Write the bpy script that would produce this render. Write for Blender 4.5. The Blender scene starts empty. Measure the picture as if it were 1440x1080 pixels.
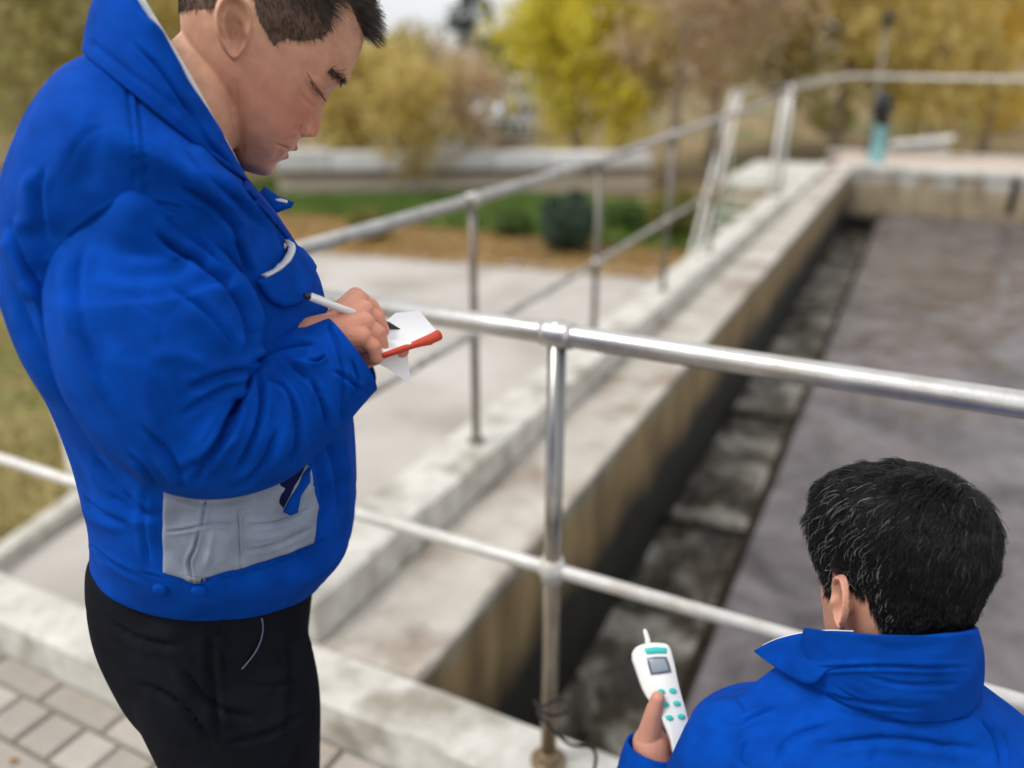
import bpy, bmesh, math, random
import numpy as np
from mathutils import Vector, Matrix
from mathutils.bvhtree import BVHTree
from mathutils import noise as mnoise
R = math.radians
rnd = random.Random(7)
rng = np.random.default_rng(7)

# ------------------------------------------------------------------ camera, sky, sun, exposure
scene = bpy.context.scene
CAMZ, FPX, PITCH, YAW = 1.58, 1140.0, 21.5, 26.7
cd = bpy.data.cameras.new('camera')
cam = bpy.data.objects.new('camera', cd)
scene.collection.objects.link(cam)
cam.location = (0, 0, CAMZ)
cam.rotation_euler = (R(90 - PITCH), 0, R(YAW))
cd.sensor_width = 36
cd.lens = FPX / 1440 * 36
cd.clip_start = 0.05
cd.clip_end = 600
cd.dof.use_dof = True
cd.dof.focus_distance = 0.93
cd.dof.aperture_fstop = 1.6
scene.camera = cam

SUN_EL, SUN_AZ = 58.0, -140.0      # degrees; azimuth from +Y, clockwise
world = bpy.data.worlds.new("World")
scene.world = world
world.use_nodes = True
wn = world.node_tree
wn.nodes.clear()
w_out = wn.nodes.new('ShaderNodeOutputWorld')
w_bg = wn.nodes.new('ShaderNodeBackground')
w_sky = wn.nodes.new('ShaderNodeTexSky')
w_sky.sky_type = 'NISHITA'
w_sky.sun_disc = False
w_sky.sun_elevation = R(SUN_EL)
w_sky.sun_rotation = R(SUN_AZ)
w_sky.air_density = 1.0
w_sky.dust_density = 4.0
w_hs = wn.nodes.new('ShaderNodeHueSaturation')
w_hs.inputs['Saturation'].default_value = 0.22
w_hs.inputs['Value'].default_value = 1.2     # thin bright overcast: more light from the sky, less from the sun
wn.links.new(w_sky.outputs[0], w_hs.inputs['Color'])
# a thin even cloud sheet with soft thicker patches over the whole sky
w_tc = wn.nodes.new('ShaderNodeTexCoord'); w_ns = wn.nodes.new('ShaderNodeTexNoise'); w_ns.inputs['Scale'].default_value = 2.2; w_ns.inputs['Detail'].default_value = 6
w_rp = wn.nodes.new('ShaderNodeValToRGB'); w_rp.color_ramp.elements[0].position = .3; w_rp.color_ramp.elements[0].color = (5.6, 5.8, 6.1, 1); w_rp.color_ramp.elements[1].position = .75; w_rp.color_ramp.elements[1].color = (7.6, 7.7, 7.9, 1)
w_mx = wn.nodes.new('ShaderNodeMix'); w_mx.data_type = 'RGBA'; w_mx.inputs[0].default_value = .7
wn.links.new(w_tc.outputs['Generated'], w_ns.inputs['Vector']); wn.links.new(w_ns.outputs['Fac'], w_rp.inputs[0])
wn.links.new(w_hs.outputs[0], w_mx.inputs[6]); wn.links.new(w_rp.outputs[0], w_mx.inputs[7])
wn.links.new(w_mx.outputs[2], w_bg.inputs['Color'])
w_bg.inputs['Strength'].default_value = 0.13
wn.links.new(w_bg.outputs[0], w_out.inputs['Surface'])
sd = bpy.data.lights.new('sun', 'SUN')
sun = bpy.data.objects.new('sun', sd)
scene.collection.objects.link(sun)
sd.energy = 1.4
sd.angle = R(18)
sd.color = (1.0, 0.96, 0.9)
_a = R(SUN_AZ)
_sd = Vector((math.sin(_a) * math.cos(R(SUN_EL)), math.cos(_a) * math.cos(R(SUN_EL)), math.sin(R(SUN_EL))))
sun.rotation_euler = _sd.to_track_quat('Z', 'Y').to_euler()
scene.view_settings.view_transform = 'Standard'
scene.view_settings.look = 'None'
scene.view_settings.gamma = 1
scene.view_settings.use_curve_mapping = False
scene.view_settings.exposure = 0.36

# ------------------------------------------------------------------ measuring: the photograph's pixels (1440 wide) to places
_p, _y = R(PITCH), R(YAW)
FW = np.array([-math.sin(_y) * math.cos(_p), math.cos(_y) * math.cos(_p), -math.sin(_p)])
RT = np.array([math.cos(_y), math.sin(_y), 0.0])
UP = np.cross(RT, FW)
CAM = np.array([0, 0, CAMZ])

def ray(x, y): return FW + RT * (x - 720) / FPX - UP * (y - 540) / FPX
def at(x, y, d): return CAM + ray(x, y) * d
def onz(x, y, z):
    r = ray(x, y); return CAM + r * (z - CAMZ) / r[2]
def proj(P):
    q = np.asarray(P) - CAM
    z = q @ FW
    return 720 + FPX * (q @ RT) / z, 540 - FPX * (q @ UP) / z

# ------------------------------------------------------------------ materials
MATS = {}
def mat(name, col, rough=0.7, metal=0.0, col2=None, nscale=8.0, bump=0.0, bscale=60.0, contrast=0.5, spec=0.4,
        island=None, col3=None, n3scale=2.0, sss=0.0, coat=0.0, stretch=None, sheen=0.0, trans=0.0, bdist=0.004):
    if name in MATS: return MATS[name]
    m = bpy.data.materials.new(name); m.use_nodes = True
    nt = m.node_tree; N = nt.nodes; L = nt.links
    b = N['Principled BSDF']
    b.inputs['Roughness'].default_value = rough
    b.inputs['Metallic'].default_value = metal
    b.inputs['Specular IOR Level'].default_value = spec
    if sss:
        b.inputs['Subsurface Weight'].default_value = sss
        b.inputs['Subsurface Radius'].default_value = (0.9, 0.35, 0.2)
        b.inputs['Subsurface Scale'].default_value = 0.008
    if sheen: b.inputs['Sheen Weight'].default_value = sheen
    if coat: b.inputs['Coat Weight'].default_value = coat
    tc = N.new('ShaderNodeTexCoord')
    vec = tc.outputs['Object']
    if stretch:
        mp = N.new('ShaderNodeMapping'); mp.inputs['Scale'].default_value = stretch
        L.new(vec, mp.inputs['Vector']); vec = mp.outputs[0]
    c = (*col, 1)
    last = None
    if col2 is not None:
        n = N.new('ShaderNodeTexNoise'); n.inputs['Scale'].default_value = nscale; n.inputs['Detail'].default_value = 8
        n.inputs['Roughness'].default_value = 0.65
        L.new(vec, n.inputs['Vector'])
        rp = N.new('ShaderNodeValToRGB')
        rp.color_ramp.elements[0].position = 0.5 - contrast / 2 * 0.6
        rp.color_ramp.elements[1].position = 0.5 + contrast / 2 * 0.6
        rp.color_ramp.elements[0].color = c; rp.color_ramp.elements[1].color = (*col2, 1)
        L.new(n.outputs['Fac'], rp.inputs[0]); last = rp.outputs[0]
    if col3 is not None:
        n = N.new('ShaderNodeTexNoise'); n.inputs['Scale'].default_value = n3scale; n.inputs['Detail'].default_value = 5
        L.new(vec, n.inputs['Vector'])
        rp = N.new('ShaderNodeValToRGB'); rp.color_ramp.elements[0].position = 0.5; rp.color_ramp.elements[1].position = 0.68
        mx = N.new('ShaderNodeMix'); mx.data_type = 'RGBA'
        L.new(n.outputs['Fac'], rp.inputs[0]); L.new(rp.outputs[0], mx.inputs[0])
        if last: L.new(last, mx.inputs[6])
        else: mx.inputs[6].default_value = c
        mx.inputs[7].default_value = (*col3, 1); last = mx.outputs[2]
    if island is not None:
        g = N.new('ShaderNodeNewGeometry'); mx = N.new('ShaderNodeValToRGB')
        els = mx.color_ramp.elements
        cols = island
        els[0].color = (*cols[0], 1); els[1].color = (*cols[-1], 1)
        for i, cc in enumerate(cols[1:-1]):
            e = els.new((i + 1) / (len(cols) - 1)); e.color = (*cc, 1)
        L.new(g.outputs['Random Per Island'], mx.inputs[0]); last = mx.outputs[0]
    if last: L.new(last, b.inputs['Base Color'])
    else: b.inputs['Base Color'].default_value = c
    if bump:
        n = N.new('ShaderNodeTexNoise'); n.inputs['Scale'].default_value = bscale; n.inputs['Detail'].default_value = 6
        L.new(vec, n.inputs['Vector'])
        bp = N.new('ShaderNodeBump'); bp.inputs['Strength'].default_value = bump; bp.inputs['Distance'].default_value = bdist
        L.new(n.outputs['Fac'], bp.inputs['Height']); L.new(bp.outputs[0], b.inputs['Normal'])
    if trans:
        out = N['Material Output']
        t = N.new('ShaderNodeBsdfTranslucent'); ms = N.new('ShaderNodeMixShader'); ms.inputs[0].default_value = trans
        if last: L.new(last, t.inputs['Color'])
        else: t.inputs['Color'].default_value = c
        L.new(b.outputs[0], ms.inputs[1]); L.new(t.outputs[0], ms.inputs[2]); L.new(ms.outputs[0], out.inputs['Surface'])
    MATS[name] = m
    return m

def fabric(name, col, rough=0.8, weave=900.0, wb=0.35, mottle=0.2, crk=0.5):
    m = bpy.data.materials.new(name); m.use_nodes = True
    N = m.node_tree.nodes; L = m.node_tree.links; b = N['Principled BSDF']
    b.inputs['Roughness'].default_value = rough; b.inputs['Specular IOR Level'].default_value = 0.05
    b.inputs['Sheen Weight'].default_value = 0.0
    tc = N.new('ShaderNodeTexCoord')
    n = N.new('ShaderNodeTexNoise'); n.inputs['Scale'].default_value = 30; n.inputs['Detail'].default_value = 8
    L.new(tc.outputs['Object'], n.inputs['Vector'])
    rp = N.new('ShaderNodeValToRGB')
    rp.color_ramp.elements[0].position = 0.3; rp.color_ramp.elements[1].position = 0.7
    rp.color_ramp.elements[0].color = (*[v * (1 - mottle) for v in col], 1)
    rp.color_ramp.elements[1].color = (*[min(1, v * (1 + mottle)) for v in col], 1)
    L.new(n.outputs['Fac'], rp.inputs[0]); L.new(rp.outputs[0], b.inputs['Base Color'])
    w = N.new('ShaderNodeTexWave'); w.inputs['Scale'].default_value = weave; w.bands_direction = 'DIAGONAL'
    L.new(tc.outputs['Object'], w.inputs['Vector'])
    n2 = N.new('ShaderNodeTexNoise'); n2.inputs['Scale'].default_value = 45; n2.inputs['Detail'].default_value = 4
    L.new(tc.outputs['Object'], n2.inputs['Vector'])
    mp3 = N.new('ShaderNodeMapping'); mp3.inputs['Scale'].default_value = (1, 1, .6); mp3.inputs['Rotation'].default_value = (.4, .5, 0)
    n3 = N.new('ShaderNodeTexNoise'); n3.noise_type = 'RIDGED_MULTIFRACTAL'; n3.inputs['Scale'].default_value = 7; n3.inputs['Detail'].default_value = 3
    L.new(tc.outputs['Object'], mp3.inputs[0]); L.new(mp3.outputs[0], n3.inputs['Vector'])
    b3 = N.new('ShaderNodeBump'); b3.inputs['Strength'].default_value = crk; b3.inputs['Distance'].default_value = 0.006
    L.new(n3.outputs['Fac'], b3.inputs['Height'])
    b1 = N.new('ShaderNodeBump'); b1.inputs['Strength'].default_value = wb; b1.inputs['Distance'].default_value = 0.0004
    b2 = N.new('ShaderNodeBump'); b2.inputs['Strength'].default_value = 0.25; b2.inputs['Distance'].default_value = 0.004
    L.new(w.outputs['Fac'], b1.inputs['Height']); L.new(n2.outputs['Fac'], b2.inputs['Height'])
    L.new(b3.outputs[0], b2.inputs['Normal']); L.new(b2.outputs[0], b1.inputs['Normal']); L.new(b1.outputs[0], b.inputs['Normal'])
    MATS[name] = m
    return m

# ------------------------------------------------------------------ object helpers
COL = scene.collection
def tag(o, label=None, cat=None, group=None, kind=None):
    if label: o['label'] = label
    if cat: o['category'] = cat
    if group: o['group'] = group
    if kind: o['kind'] = kind
    return o
def empty(name, loc=(0, 0, 0)):
    o = bpy.data.objects.new(name, None); COL.objects.link(o); o.location = loc; o.empty_display_size = 0.1
    return o
def link(name, me, parent=None):
    o = bpy.data.objects.new(name, me); COL.objects.link(o)
    if parent is not None:
        o.parent = parent
        # geometry below is written in world coordinates: cancel the parents' offset
        off = Vector((0, 0, 0)); p = parent
        while p is not None: off += p.location; p = p.parent
        o.location = -off
    return o
def mesh(name, V, F, m, parent=None, smooth=True):
    me = bpy.data.meshes.new(name)
    me.from_pydata([tuple(map(float, v)) for v in V], [], F if isinstance(F, list) else F.tolist())
    me.materials.append(m)
    if smooth: me.polygons.foreach_set('use_smooth', [True] * len(me.polygons))
    me.update()
    return link(name, me, parent)

class MB:
    """collects shapes into one mesh"""
    def __init__(s): s.V = []; s.F = []; s.S = []
    def add(s, V, F, smooth=True):
        o = len(s.V); s.V += [tuple(map(float, v)) for v in V]; s.F += [tuple(int(i) + o for i in f) for f in F]
        s.S += [smooth] * len(F); return s
    def box(s, x0, x1, y0, y1, z0, z1, rot=None, bev=0.0, jit=0.0, top_only=False):
        bm = bmesh.new(); bmesh.ops.create_cube(bm, size=1)
        for v in bm.verts: v.co = Vector((x0 + (v.co.x + .5) * (x1 - x0), y0 + (v.co.y + .5) * (y1 - y0), z0 + (v.co.z + .5) * (z1 - z0)))
        if bev: bmesh.ops.bevel(bm, geom=list(bm.edges), offset=bev, segments=1 if bev < 0.004 else 2, affect='EDGES', profile=0.5)
        if jit:
            for v in bm.verts: v.co += Vector((rnd.uniform(-jit, jit), rnd.uniform(-jit, jit), rnd.uniform(-jit, jit)))
        bm.verts.index_update()
        V = [v.co[:] for v in bm.verts]; F = [[v.index for v in f.verts] for f in bm.faces]; bm.free()
        if rot is not None: V = [rot(Vector(v)) for v in V]
        return s.add(V, F, False)
    def tube(s, pts, rad, n=16, caps=True):
        pts = [np.array(p, float) for p in pts]
        if not hasattr(rad, '__len__'): rad = [rad] * len(pts)
        T = [pts[min(i + 1, len(pts) - 1)] - pts[max(i - 1, 0)] for i in range(len(pts))]
        T = [t / (np.linalg.norm(t) + 1e-12) for t in T]
        u = np.cross(T[0], [0, 0, 1.0])
        if np.linalg.norm(u) < 0.1: u = np.cross(T[0], [0, 1.0, 0])
        u /= np.linalg.norm(u); V = []; F = []
        for p, t, r in zip(pts, T, rad):
            u = u - (u @ t) * t; u /= np.linalg.norm(u); w = np.cross(t, u)
            for k in range(n):
                a = 2 * math.pi * k / n; V.append(p + r * (math.cos(a) * u + math.sin(a) * w))
        for i in range(len(pts) - 1):
            for k in range(n):
                a, b = i * n + k, i * n + (k + 1) % n; F.append((a, b, b + n, a + n))
        if caps: F.append(tuple(range(n))[::-1]); F.append(tuple(range((len(pts) - 1) * n, len(pts) * n)))
        return s.add(V, F)
    def ball(s, c, r, n=16, m=10, axes=None):
        V = []; F = []
        r = np.array(r if hasattr(r, '__len__') else (r, r, r), float); A = np.eye(3) if axes is None else np.array(axes)
        for i in range(m + 1):
            t = math.pi * i / m
            for k in range(n):
                a = 2 * math.pi * k / n
                q = np.array([math.sin(t) * math.cos(a), math.sin(t) * math.sin(a), math.cos(t)]) * r
                V.append(np.array(c) + q @ A)
        for i in range(m):
            for k in range(n):
                a, b = i * n + k, i * n + (k + 1) % n; F.append((a, a + n, b + n, b))
        return s.add(V, F)
    def build(s, name, m, parent=None):
        me = bpy.data.meshes.new(name); me.from_pydata(s.V, [], s.F); me.materials.append(m)
        me.polygons.foreach_set('use_smooth', s.S); me.update()
        return link(name, me, parent)

def remesh(mb, voxel, smooth=2, fac=0.5):
    """voxel-remesh a union of shapes; returns vertex and face arrays"""
    me = bpy.data.meshes.new('tmp'); me.from_pydata(mb.V, [], mb.F)
    o = bpy.data.objects.new('tmp', me); COL.objects.link(o)
    md = o.modifiers.new('r', 'REMESH'); md.mode = 'VOXEL'; md.voxel_size = voxel; md.use_smooth_shade = True
    if smooth:
        sm = o.modifiers.new('s', 'SMOOTH'); sm.iterations = smooth; sm.factor = fac
    dg = bpy.context.evaluated_depsgraph_get()
    ev = o.evaluated_get(dg); m2 = ev.to_mesh()
    V = np.empty(len(m2.vertices) * 3); m2.vertices.foreach_get('co', V); V = V.reshape(-1, 3).copy()
    F = [tuple(p.vertices) for p in m2.polygons]
    ev.to_mesh_clear(); bpy.data.objects.remove(o); bpy.data.meshes.remove(me)
    return V, F

def vnormals(V, F):
    N = np.zeros_like(V)
    q = np.array([(f[0], f[1], f[2], f[3] if len(f) > 3 else f[2]) for f in F])
    n = np.cross(V[q[:, 2]] - V[q[:, 0]], V[q[:, 3]] - V[q[:, 1]])
    for k in range(4): np.add.at(N, q[:, k], n)
    return N / (np.linalg.norm(N, axis=1, keepdims=True) + 1e-12)

def crease(V, F, strokes, both=False):
    """press folds and seams into a surface: strokes = (points, width, depth[, ends fade]); points are measured in the photograph"""
    N = vnormals(V, F)
    view = V - CAM; view /= np.linalg.norm(view, axis=1, keepdims=True)
    facing = np.clip(-(N * view).sum(1) * 4 + 0.2, 0, 1)
    x, y = proj(V)
    D = np.zeros(len(V))
    for st in strokes:
        pts, w, d = st[0], st[1], st[2]
        pts = smooth_poly(pts, 6) if len(pts) > 2 else [np.array(p, float) for p in pts]
        tot = sum(np.linalg.norm(pts[i + 1] - pts[i]) for i in range(len(pts) - 1)); run = 0
        best = np.full(len(V), 1e9); bt = np.zeros(len(V)); sd_ = np.zeros(len(V))
        for i in range(len(pts) - 1):
            a, b = pts[i], pts[i + 1]; ab = b - a; l = np.linalg.norm(ab)
            t = np.clip(((x - a[0]) * ab[0] + (y - a[1]) * ab[1]) / (l * l + 1e-9), 0, 1)
            dx = x - a[0] - t * ab[0]; dy = y - a[1] - t * ab[1]
            r = np.hypot(dx, dy); k = r < best
            best[k] = r[k]; bt[k] = ((run + t * l) / tot)[k]; sd_[k] = np.sign(ab[0] * dy - ab[1] * dx)[k]
            run += l
        fade = st[3] if len(st) > 3 else 1
        env = np.clip(np.minimum(bt, 1 - bt) * 5 + 0.05, 0, 1) if fade else 1
        mode = st[4] if len(st) > 4 else 'g'
        if mode == 'g': pr = np.exp(-(best / w) ** 2)
        elif mode == 'v':   # sharp valley with a soft lip on either side
            pr = 1.15 * np.exp(-(best / (w * .36)) ** 1.3) - 0.45 * np.exp(-((best - w * 1.2) / (w * .8)) ** 2)
        else:               # a step: one side stands proud
            pr = np.exp(-(best / w)) * (sd_ > 0)
        D += d * pr * env
    return V + N * (D * facing)[:, None]

def smooth_poly(pts, k=6):
    P = [np.array(p, float) for p in pts]; out = []
    for i in range(len(P) - 1):
        p0, p1, p2, p3 = P[max(i - 1, 0)], P[i], P[i + 1], P[min(i + 2, len(P) - 1)]
        for j in range(k):
            t = j / k
            out.append(0.5 * ((2 * p1) + (-p0 + p2) * t + (2 * p0 - 5 * p1 + 4 * p2 - p3) * t * t + (-p0 + 3 * p1 - 3 * p2 + p3) * t ** 3))
    out.append(P[-1]); return out

def clothnoise(V, N, amp, scale, dirv=(0, 0, 1), stretch=3.0, seed=0.0, crisp=0.0):
    d = np.array(dirv, float); d /= np.linalg.norm(d)
    out = np.zeros(len(V))
    for i, p in enumerate(V):
        a = p @ d
        q = (p - d * a) * scale + d * (a * scale / stretch) + seed
        out[i] = mnoise.noise((q[0], q[1], q[2])) + 0.5 * mnoise.noise((q[0] * 2.1, q[1] * 2.1, q[2] * 2.1))
    if crisp:      # sparse sharp tucks across the cloth
        for i, p in enumerate(V):
            q = p * scale * 1.15 + seed * 1.7
            n = mnoise.noise((q[0], q[1], q[2] * 1.6)); m = mnoise.noise((p[0] * 7 + seed, p[1] * 7, p[2] * 7))
            out[i] -= crisp * max(0, 1 - abs(n) * 7) ** 2 * max(0, m + .1) * 2.2
    return V + N * (out * amp)[:, None]

def ring_loft(keys, nr, ns, cap0=True, cap1=True):
    """keys: (centre, a-vector, b-vector, exponent); returns grid vertices and quads"""
    K = [np.concatenate([np.ravel(k[0]), np.ravel(k[1]), np.ravel(k[2]), [k[3]]]) for k in keys]
    P = smooth_poly(K, nr)
    V = []; F = []
    th = np.linspace(0, 2 * math.pi, ns, endpoint=False)
    for q in P:
        c, a, b, e = q[0:3], q[3:6], q[6:9], max(q[9], 1.2)
        cx = np.sign(np.cos(th)) * np.abs(np.cos(th)) ** (2 / e); sy = np.sign(np.sin(th)) * np.abs(np.sin(th)) ** (2 / e)
        V.append(c + cx[:, None] * a + sy[:, None] * b)
    n = len(V); V = np.concatenate(V)
    for i in range(n - 1):
        for k in range(ns):
            a, b = i * ns + k, i * ns + (k + 1) % ns; F.append((a, b, b + ns, a + ns))
    # orient outwards
    c = V.mean(0); f = F[len(F) // 2]
    nn = np.cross(V[f[1]] - V[f[0]], V[f[2]] - V[f[1]]); cc = V[(len(F) // 2 // ns) * ns:(len(F) // 2 // ns) * ns + ns].mean(0)
    if nn @ (V[f[0]] - cc) < 0: F = [g[::-1] for g in F]
    return V, F, n

def tube_loft(pts, radii, nr, ns, squash=None, ref=(0, 0, 1)):
    """a limb: centre points and radii, smooth between keys"""
    K = [np.concatenate([np.ravel(p), [r]]) for p, r in zip(pts, radii)]
    P = smooth_poly(K, nr); C = np.array([q[:3] for q in P]); r = np.array([q[3] for q in P])
    T = np.gradient(C, axis=0); T /= np.linalg.norm(T, axis=1, keepdims=True)
    for _ in range(8): T[1:-1] = (T[:-2] + T[1:-1] * 2 + T[2:]) / 4
    T /= np.linalg.norm(T, axis=1, keepdims=True)
    u = np.cross(T[0], ref); u /= np.linalg.norm(u); V = []; F = []
    th = np.linspace(0, 2 * math.pi, ns, endpoint=False)
    for c, t, q in zip(C, T, r):
        u = u - (u @ t) * t; u /= np.linalg.norm(u); w = np.cross(t, u)
        V.append(c + q * (np.cos(th)[:, None] * u + np.sin(th)[:, None] * w))
    n = len(V); V = np.concatenate(V)
    for i in range(n - 1):
        for k in range(ns):
            a, b = i * ns + k, i * ns + (k + 1) % ns; F.append((a, b, b + ns, a + ns))
    return V, F, n

def bvh(V, F): return BVHTree.FromPolygons([tuple(v) for v in V], F)
def cast(tree, x, y):
    d = Vector(ray(x, y)).normalized(); h = tree.ray_cast(Vector(CAM), d)
    return h
def patch(name, tree, poly, m, parent, off=0.003, thick=0.003, step=4.0, fallback=1.0, wav=0.0, edge=2.0, strokes=None):
    """a piece of cloth laid on a surface: outline measured in the photograph, given its own thickness"""
    P = [np.array(p, float) for p in poly]
    x0, x1 = min(p[0] for p in P), max(p[0] for p in P); y0, y1 = min(p[1] for p in P), max(p[1] for p in P)
    def inside(x, y):
        c = False; j = len(P) - 1
        for i in range(len(P)):
            if (P[i][1] > y) != (P[j][1] > y) and x < (P[j][0] - P[i][0]) * (y - P[i][1]) / (P[j][1] - P[i][1]) + P[i][0]: c = not c
            j = i
        return c
    def near(x, y):
        best = None
        for i in range(len(P)):
            a, b = P[i], P[(i + 1) % len(P)]; ab = b - a
            t = max(0, min(1, ((x - a[0]) * ab[0] + (y - a[1]) * ab[1]) / (ab @ ab + 1e-9))); q = a + t * ab
            d = math.hypot(q[0] - x, q[1] - y)
            if best is None or d < best[0]: best = (d, q)
        return best
    nx = int((x1 - x0) / step) + 3; ny = int((y1 - y0) / step) + 3
    G = {}; xy = []
    ins = [[inside(x0 + (i - 1) * step, y0 + (j - 1) * step) for i in range(nx)] for j in range(ny)]
    F = []
    for j in range(ny - 1):
        for i in range(nx - 1):
            c = [(i, j), (i + 1, j), (i + 1, j + 1), (i, j + 1)]
            if any(ins[b][a] for a, b in c):
                ids = []
                for a, b in c:
                    if (a, b) not in G:
                        x, y = x0 + (a - 1) * step, y0 + (b - 1) * step
                        d, q = near(x, y)
                        if not ins[b][a]: x, y = q; e = 0
                        else: e = d
                        G[(a, b)] = len(xy); xy.append((x, y, e))
                    ids.append(G[(a, b)])
                F.append(tuple(ids))
    V = []; ok = []; last = fallback
    for x, y, e in xy:
        h = cast(tree, x, y); r = ray(x, y)
        if h[0] is None: V.append(CAM + r * last); N_ = -r
        else:
            V.append(np.array(h[0])); last = float((np.array(h[0]) - CAM) @ FW); N_ = np.array(h[1])
        N_ = N_ / np.linalg.norm(N_)
        if N_ @ r > 0: N_ = -N_
        k = 1 - math.exp(-(e / edge) ** 1) * 0.5
        w = wav * mnoise.noise((x * 0.03, y * 0.03, 3.0))
        V[-1] = V[-1] + N_ * (off * k + w)
    V = np.array(V); n = len(V)
    Nn = vnormals(V, F)
    if (Nn * (V - CAM)).sum() > 0: F = [f[::-1] for f in F]; Nn = -Nn
    if strokes: V = crease(V, F, strokes)
    V2 = V - Nn * thick
    F2 = [tuple(i + n for i in f[::-1]) for f in F]
    ed = {}
    for f in F:
        for a, b in zip(f, f[1:] + f[:1]): ed[(a, b)] = 1
    side = [(b, a, a + n, b + n) for (a, b) in ed if (b, a) not in ed]
    o = mesh(name, np.concatenate([V, V2]), F + F2 + side, m, parent)
    return o

# ------------------------------------------------------------------ palette
M_kerb = mat('pale_concrete', (0.44, 0.42, 0.37), 0.9, col2=(0.66, 0.64, 0.59), nscale=11, bump=0.8, bscale=70, col3=(0.30, 0.275, 0.22), n3scale=6, contrast=.6)
M_ledge = mat('worn_concrete', (0.38, 0.34, 0.28), 0.9, col2=(0.60, 0.56, 0.50), nscale=5, bump=0.7, bscale=50, col3=(0.28, 0.22, 0.175), n3scale=3.4, contrast=.7)
M_wallin = None
M_paver = [mat('paver_%s' % n, c, 0.9, col2=tuple(v * 1.25 for v in c), nscale=25, bump=0.5, bscale=140, contrast=.8)
           for n, c in (('grey', (0.30, 0.27, 0.235)), ('warm', (0.34, 0.295, 0.25)), ('pale', (0.37, 0.335, 0.295)))]
M_joint = mat('joint_sand', (0.13, 0.105, 0.075), 1, col2=(0.2, 0.17, 0.12), nscale=60)
M_steel = mat('galvanised_steel', (0.52, 0.51, 0.49), 0.34, 0.85, col2=(0.64, 0.63, 0.61), nscale=20, bump=0.12, bscale=120, col3=(0.5, 0.46, 0.4), n3scale=14)
M_steel2 = mat('white_painted_rail', (0.58, 0.56, 0.52), 0.45, 0.25, col2=(0.70, 0.69, 0.66), nscale=20, bump=0.15, bscale=120, col3=(0.55, 0.5, 0.42), n3scale=18)
M_blue = fabric('blue_workwear', (0.001, 0.055, 0.36))
M_bluedk = fabric('blue_lining', (0.003, 0.04, 0.30))
M_grey = fabric('grey_workwear', (0.25, 0.29, 0.37))
M_navy = fabric('navy_lining', (0.006, 0.01, 0.05))
M_black = fabric('black_trousers', (0.009, 0.010, 0.014), rough=0.85)
M_white = mat('white_plastic', (0.78, 0.78, 0.76), 0.35)
M_teal = mat('teal_print', (0.03, 0.50, 0.46), 0.4)
M_paper = mat('white_paper', (0.82, 0.82, 0.82), 0.8)
M_red = mat('red_cover', (0.62, 0.06, 0.03), 0.5)
M_shirt = mat('white_shirt', (0.75, 0.77, 0.78), 0.8)
M_dark = mat('black_plastic', (0.012, 0.012, 0.014), 0.4)
M_silver = mat('reflective_tape', (0.50, 0.55, 0.60), 0.45, 0.3, col2=(0.62, 0.66, 0.70), nscale=300)
M_shoe = mat('black_leather', (0.01, 0.01, 0.01), 0.3)

M_dull = mat('dull_steel', (0.36, 0.35, 0.33), 0.42, 0.6, col2=(0.50, 0.49, 0.47), nscale=20, bump=0.15, bscale=120, col3=(0.28, 0.23, 0.18), n3scale=12)
M_dpost = mat('dark_post_steel', (0.15, 0.14, 0.12), 0.4, 0.5, col2=(0.24, 0.22, 0.20), nscale=18, bump=0.2, bscale=100, col3=(0.13, 0.09, 0.06), n3scale=10)
def skx(x, y): return x - 0.009 * (y - 1.3)      # the tank is turned half a degree off the platform

exec_setting = True
# ================================================================== GROUND
GZ = -1.2
M_ground = mat('far_ground', (0.16, 0.12, 0.06), 1, col2=(0.30, 0.21, 0.10), nscale=0.5, bump=0.4, bscale=4, col3=(0.10, 0.13, 0.04), n3scale=0.15, bdist=.05)
o = mesh('ground', [(-300, -40, GZ - .03), (300, -40, GZ - .03), (300, 400, GZ - .03), (-300, 400, GZ - .03)], [(0, 1, 2, 3)], M_ground, smooth=False); tag(o, kind='structure')
M_yard = mat('yard_concrete', (0.40, 0.37, 0.335), 0.95, col2=(0.50, 0.465, 0.43), nscale=0.9, bump=0.3, bscale=12, col3=(0.34, 0.31, 0.27), n3scale=1.1, bdist=.01)
def sheet(name, pts, z, m, kind='structure'):
    o = mesh(name, [(p[0], p[1], z) for p in pts], [tuple(range(len(pts)))], m, smooth=False); tag(o, kind=kind); return o
sheet('yard', [(-4.4, 1.2), (-1.6, 1.2), (-1.6, 11.6), (-3.0, 11.4), (-9.5, 10.0), (-13, 8.8), (-12.4, 7.4), (-4.6, 3.0)], GZ + .004, M_yard)
M_lawn = mat('lawn_soil', (0.22, 0.19, 0.06), 1, col2=(0.36, 0.28, 0.12), nscale=1.6, bump=0.8, bscale=30, col3=(0.17, 0.19, 0.05), n3scale=1.0, bdist=.02)
sheet('lawn', [(-4.5, 1.2), (-4.7, 3.0), (-12.5, 7.5), (-14, 8.5), (-30, 8), (-30, 1.2)], GZ + .008, M_lawn)
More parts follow.
